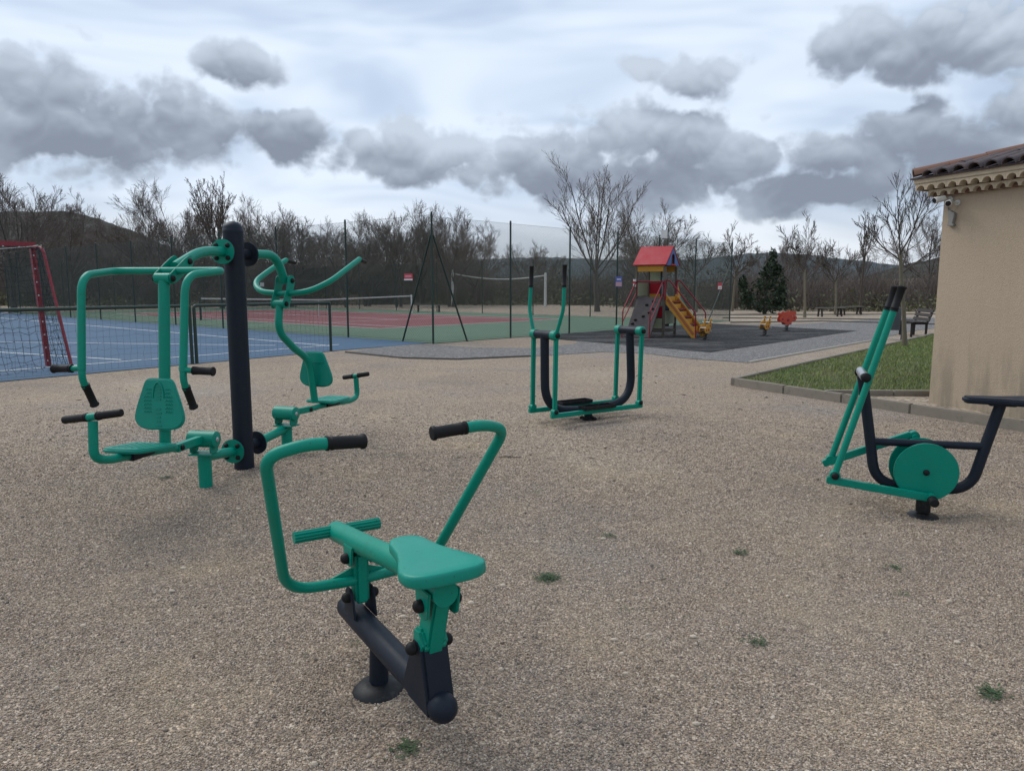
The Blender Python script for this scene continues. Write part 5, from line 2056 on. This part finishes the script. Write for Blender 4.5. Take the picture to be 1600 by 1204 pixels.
for (px, Y, k, sc, rz, lab) in far_trees:
    me = tall if k == 5 else wild[k]
    put_tree('wild_tree', me, (col_of(px, Y), Y, 0), rz, sc, lab or 'bare brown tree of the tangled wood beyond the courts', None if lab else 'bare trees of the wood beyond the courts', 'bark_dark', 'twig_brown')


def buds():
    """pale catkin tufts of the tall tree"""
    T = Tree(41, 9.0, (10, 8, 6, 3), (.40, .42, .42, .4), (.50, .5, .5, .5), .48, .13, .11, .08, trunks=1)
    rg = np.random.default_rng(1)
    tips = np.array([tuple(p) for p in T.tips()])
    tips = tips[rg.random(len(tips)) < .8]
    n = len(tips)
    d = rg.normal(0, 1, (n, 3)) * .026
    e = rg.normal(0, 1, (n, 3)) * .026
    vs = np.stack([tips + d, tips + e, tips - d], 1).reshape(-1, 3)
    me = np_mesh('bud', vs, None, np.arange(3 * n).reshape(-1, 3))
    me.materials.append(MATS['leaf_bud'])
    for o in list(bpy.data.objects):
        if o.parent and o.name.startswith('crown') and o.data == tall[1] and 'pale budding' in o.parent.get('label', ''):
            b = bpy.data.objects.new('bud_cluster', me)
            COL.objects.link(b)
            b.parent = o.parent


buds()


def evergreen(loc, label):
    t = empty('evergreen_tree', loc)
    tag(t, label, 'tree')
    rg = np.random.default_rng(9)
    MB().tube([(0, 0, -.1), (.05, 0, 1.5), (.0, .05, 3.6)], [.12, .08, .02], 8).build('trunk', 'bark_dark', t)
    n = 3400
    lobes = [(.35, 0, 3.3, .20, .42), (.25, .1, 2.8, .34, .35), (.65, .1, 2.5, .34, .3), (.05, -.1, 2.3, .40, .35), (.6, -.2, 1.8, .50, .45), (-.15, .2, 1.6, .5, .4), (.25, 0, 1.1, .75, .45), (.95, 0, 1.2, .32, .35), (-1.25, .2, 1.75, .22, .45), (-1.1, 0, 1.1, .38, .45), (-.8, 0, .65, .55, .4), (.2, 0, .45, .8, .35), (1.0, .2, .6, .4, .3)]
    idx = rg.integers(0, len(lobes), n)
    L = np.array(lobes)[idx]
    v = rg.normal(0, 1, (n, 3))
    v /= np.linalg.norm(v, axis=1, keepdims=True)
    rr = rg.uniform(.25, 1.35, n) ** .7
    c = L[:, :3] + v * np.stack([L[:, 3], L[:, 3], L[:, 4]], 1) * rr[:, None]
    s = rg.uniform(.035, .085, n)[:, None]
    a, b = rg.normal(0, 1, (n, 3)) * s, rg.normal(0, 1, (n, 3)) * s * .6
    vs = np.stack([c - a, c + b, c + a, c - b], 1).reshape(-1, 3)
    me = np_mesh('crown', vs, np.arange(4 * n).reshape(-1, 4))
    link('crown', me, 'leaf_dark', t)


evergreen((14.6, 43.0, 0), 'dark evergreen tree standing right of the play tower')


# ------------------------------------------------------------------ undergrowth of the wood
def twig_mass(name, n, xr, yr, hr, mat, label, seed, front=None, r=(.008, .018), lean=.35, clump=260):
    rg = np.random.default_rng(seed)
    cx = rg.uniform(xr[0], xr[1], clump)
    cy = rg.uniform(yr[0], yr[1], clump)
    ch = rg.uniform(hr[0], hr[1], clump)
    k = rg.integers(0, clump, n)
    h = ch[k] * rg.uniform(.35, 1.0, n)
    if front is not None:
        cy = cy + np.interp(cx, [f[0] for f in front], [f[1] for f in front])
    b = np.stack([cx[k] + rg.normal(0, .55, n), cy[k] + rg.normal(0, .55, n), rg.uniform(-.05, .5, n) * h * .8], 1)
    d = rg.normal(0, 1, (n, 3)) * lean
    d[:, 2] = np.abs(rg.normal(.9, .25, n))
    d /= np.linalg.norm(d, axis=1, keepdims=True)
    m = b + d * (h * .5)[:, None]
    d2 = d + rg.normal(0, 1, (n, 3)) * .35
    e = m + d2 * (h * .5)[:, None]
    rad = rg.uniform(r[0], r[1], n)
    v1, q1 = wires(b, m, rad)
    v2, q2 = wires(m, e, rad * .6)
    me = np_mesh(name, np.concatenate([v1, v2]), np.concatenate([q1, q2 + len(v1)]))
    o = link(name, me, mat)
    tag(o, label, 'undergrowth', kind='stuff')


FRONT = [(-75, 62), (-30, 60), (-10, 64), (8, 62), (12, 52), (20, 47.5), (30, 48), (45, 52), (75, 55)]
twig_mass('undergrowth', 46000, (-70, 50), (0, 12), (1.2, 3.2), 'twig_brown', 'tangled leafless brush at the edge of the wood', 3, FRONT, clump=420)
twig_mass('far_thicket', 30000, (-85, -4), (8, 30), (3.0, 5.6), 'twig_brown', 'dense leafless thicket closing the view behind the trees', 5, FRONT, r=(.014, .035), clump=340, lean=.28)
twig_mass('low_thicket', 16000, (-6, 70), (10, 34), (1.6, 3.2), 'twig_brown', 'low leafless thicket beyond the square in front of the far hills', 15, FRONT, r=(.010, .026), clump=220, lean=.35)


def leaf_mass(name, n, xr, dy, hr, mat, label, seed, size, clump):
    rg = np.random.default_rng(seed)
    cx = rg.uniform(*xr, clump)
    cy = np.interp(cx, [f[0] for f in FRONT], [f[1] for f in FRONT]) + rg.uniform(*dy, clump)
    chh = rg.uniform(*hr, clump)
    k = rg.integers(0, clump, n)
    c = np.stack([cx[k] + rg.normal(0, .7, n), cy[k] + rg.normal(0, .6, n), chh[k] * rg.random(n) ** 1.3], 1)
    s = rg.uniform(*size, n)[:, None]
    a, b = rg.normal(0, 1, (n, 3)) * s, rg.normal(0, 1, (n, 3)) * s * .6
    vs = np.stack([c - a, c + b, c + a, c - b], 1).reshape(-1, 3)
    o = link(name, np_mesh(name, vs, np.arange(4 * n).reshape(-1, 4)), mat)
    tag(o, label, 'undergrowth', kind='stuff')


leaf_mass('bramble', 26000, (-70, 50), (-1.6, 3), (.5, 1.5), 'leaf_olive', 'low olive brambles along the foot of the wood', 6, (.03, .09), 330)
leaf_mass('ivy', 9000, (-8, 16), (2, 9), (1.5, 3.4), 'leaf_olive', 'greenish ivy and shrubs in the wood behind the net posts', 7, (.03, .08), 60)


# ------------------------------------------------------------------ weeds and stones in the gravel
def weed(loc, size, n, seed, name='weed', label=None):
    rg = np.random.default_rng(seed)
    ang = rg.uniform(0, 6.28, n)
    L = rg.uniform(.14, .42, n) * size
    up = rg.uniform(.05, .45, n)
    d = np.stack([np.cos(ang), np.sin(ang), up], 1)
    w = np.stack([-np.sin(ang), np.cos(ang), np.zeros(n)], 1) * (L * rg.uniform(.07, .14, n))[:, None]
    p0 = rg.normal(0, 1, (n, 3)) * size * .33
    p0[:, 2] = 0
    mid = p0 + d * (L * .55)[:, None]
    tip = p0 + d * L[:, None]
    tip[:, 2] *= .7
    vs = np.stack([p0, mid + w, tip, mid - w], 1).reshape(-1, 3)
    return vs


def gpos(px, py):
    """point of the ground seen at a picture position; only used to note where the weeds grow"""
    u, v = (px - 800) / 1157.0, (602 - py) / 1157.0
    c, s = math.cos(PITCH), math.sin(PITCH)
    rx, ry, rz = u, c + v * s, -s + v * c
    k = -1.6 / rz
    return rx * k, ry * k


for (px, py, sz, n, lab) in ((857, 901, .110, 150, 'small green weed in the gravel right of the saddle'), (636, 1170, .10, 60, 'sparse green weed in the gravel at the bottom edge'),
                             (1156, 858, .095, 60, 'small green weed in the middle of the right gravel'), (1398, 884, .09, 40, 'small weed in the gravel below the round discs'),
                             (1186, 998, .09, 50, 'grey green weed low in the right gravel'), (1550, 1078, .11, 70, 'weed in the gravel near the lower right corner'),
                             (260, 745, .11, 46, 'small weed in the gravel under the press seat'), (952, 834, .09, 46, 'dark little weed in the gravel left of centre right')):
    x, y = gpos(px, py)
    z = float(hfun(x, y))
    vs = weed(None, sz * .82, n * 2, px)
    me = np_mesh('weed', vs, np.arange(len(vs)).reshape(-1, 4))
    o = link('weed', me, 'weed_green', None, (x, y, z + .006))
    tag(o, lab, 'weed', 'weeds in the gravel')
    o['category'] = 'weed'
allv = []
rgw = random.Random(12)
for k in range(130):
    y = rgw.uniform(2.6, 15.5)
    x = rgw.uniform(-.66, .66) * y
    if (x - 3.57) * .8788 + (y - 11.87) * .4772 > -.1 or x < -4.4 - (18.3 - y) * .70 + .3:
        continue
    z = float(hfun(x, y))
    v = weed(None, rgw.uniform(.03, .085), rgw.randint(6, 22), k)
    allv.append(v + np.array([[x, y, z + .006]]))
for k in range(90):        # the weedy strip between kerb and wall
    s_, w_ = rgw.uniform(1.7, 4.4), rgw.uniform(.1, .75)
    p = K0 + KD * s_ + vec2(28.8) * w_
    q = p - BK
    if q.dot(WN) > -.03 and q.dot(WD) > -.02:
        continue
    v = weed(None, rgw.uniform(.04, .09), rgw.randint(8, 16), k + 500)
    allv.append(v + np.array([[p.x, p.y, .06]]))
av = np.concatenate(allv)
o = link('weed_sprigs', np_mesh('weed_sprigs', av, np.arange(len(av)).reshape(-1, 4)), 'weed_green')
tag(o, 'tiny scattered weed sprigs growing through the gravel', 'weeds', kind='stuff')


def stones():
    rg = random.Random(8)
    m = MB()
    for k in range(150):
        y = rg.uniform(2.3, 12)
        x = rg.uniform(-.68, .68) * y
        if (x - 3.57) * .8788 + (y - 11.87) * .4772 > -.1:
            continue
        r = rg.uniform(.007, .015)
        z = float(hfun(x, y))
        m.sph((x, y, z + r * .35), r, 7, 5, (rg.uniform(.9, 1.5), rg.uniform(.7, 1.1), rg.uniform(.55, .9)))
    o = m.build('pale_stones', 'stone_pale', sharp=25)
    tag(o, 'larger pale stones scattered over the gravel', 'stones', kind='stuff')


stones()


def litter():
    """dark crumbs of leaf and bark blown over the gravel"""
    rg = np.random.default_rng(33)
    n = 1500
    y = rg.uniform(2.4, 17, n) ** 1.0
    x = rg.uniform(-.68, .68, n) * y
    cl = np.sin(x * 2.1 + y * .7) + np.sin(y * 2.3 - x) > rg.uniform(-1.6, 1.6, n)
    keep = cl & ((x - 3.57) * .8788 + (y - 11.87) * .4772 < -.15) & (x > -4.2 - (18.3 - y) * .70)
    x, y = x[keep], y[keep]
    n = len(x)
    c = np.stack([x, y, hfun(x, y) + .006], 1)
    s = rg.uniform(.006, .016, n)[:, None] * np.clip(y / 6, .7, 1.8)[:, None]
    a, b = rg.normal(0, 1, (n, 3)), rg.normal(0, 1, (n, 3))
    a[:, 2] *= .35
    b[:, 2] *= .35
    a, b = a * s, b * s * .5
    vs = np.stack([c - a, c + b, c + a, c - b], 1).reshape(-1, 3)
    vs[:, 2] = np.maximum(vs[:, 2], np.repeat(c[:, 2], 4) - .004)
    o = link('leaf_litter', np_mesh('leaf_litter', vs, np.arange(4 * n).reshape(-1, 4)), 'bark_dark')
    tag(o, 'dark crumbs of dry leaf scattered over the gravel', 'litter', kind='stuff')


litter()
x, y = gpos(795, 712)
tw = MB()
tw.tube([(-.10, .0, .010), (-.03, .012, .014), (.04, -.004, .012), (.12, .01, .010)], [.004, .006, .005, .003], 6)
tw.tube([(-.01, .008, .014), (.03, .05, .016), (.05, .07, .012)], [.004, .003, .002], 5)
o = tw.build('fallen_twig', 'bark_dark')
o.location = (x, y, float(hfun(x, y)))
tag(o, 'dry fallen twig lying on the gravel in mid ground', 'twig')
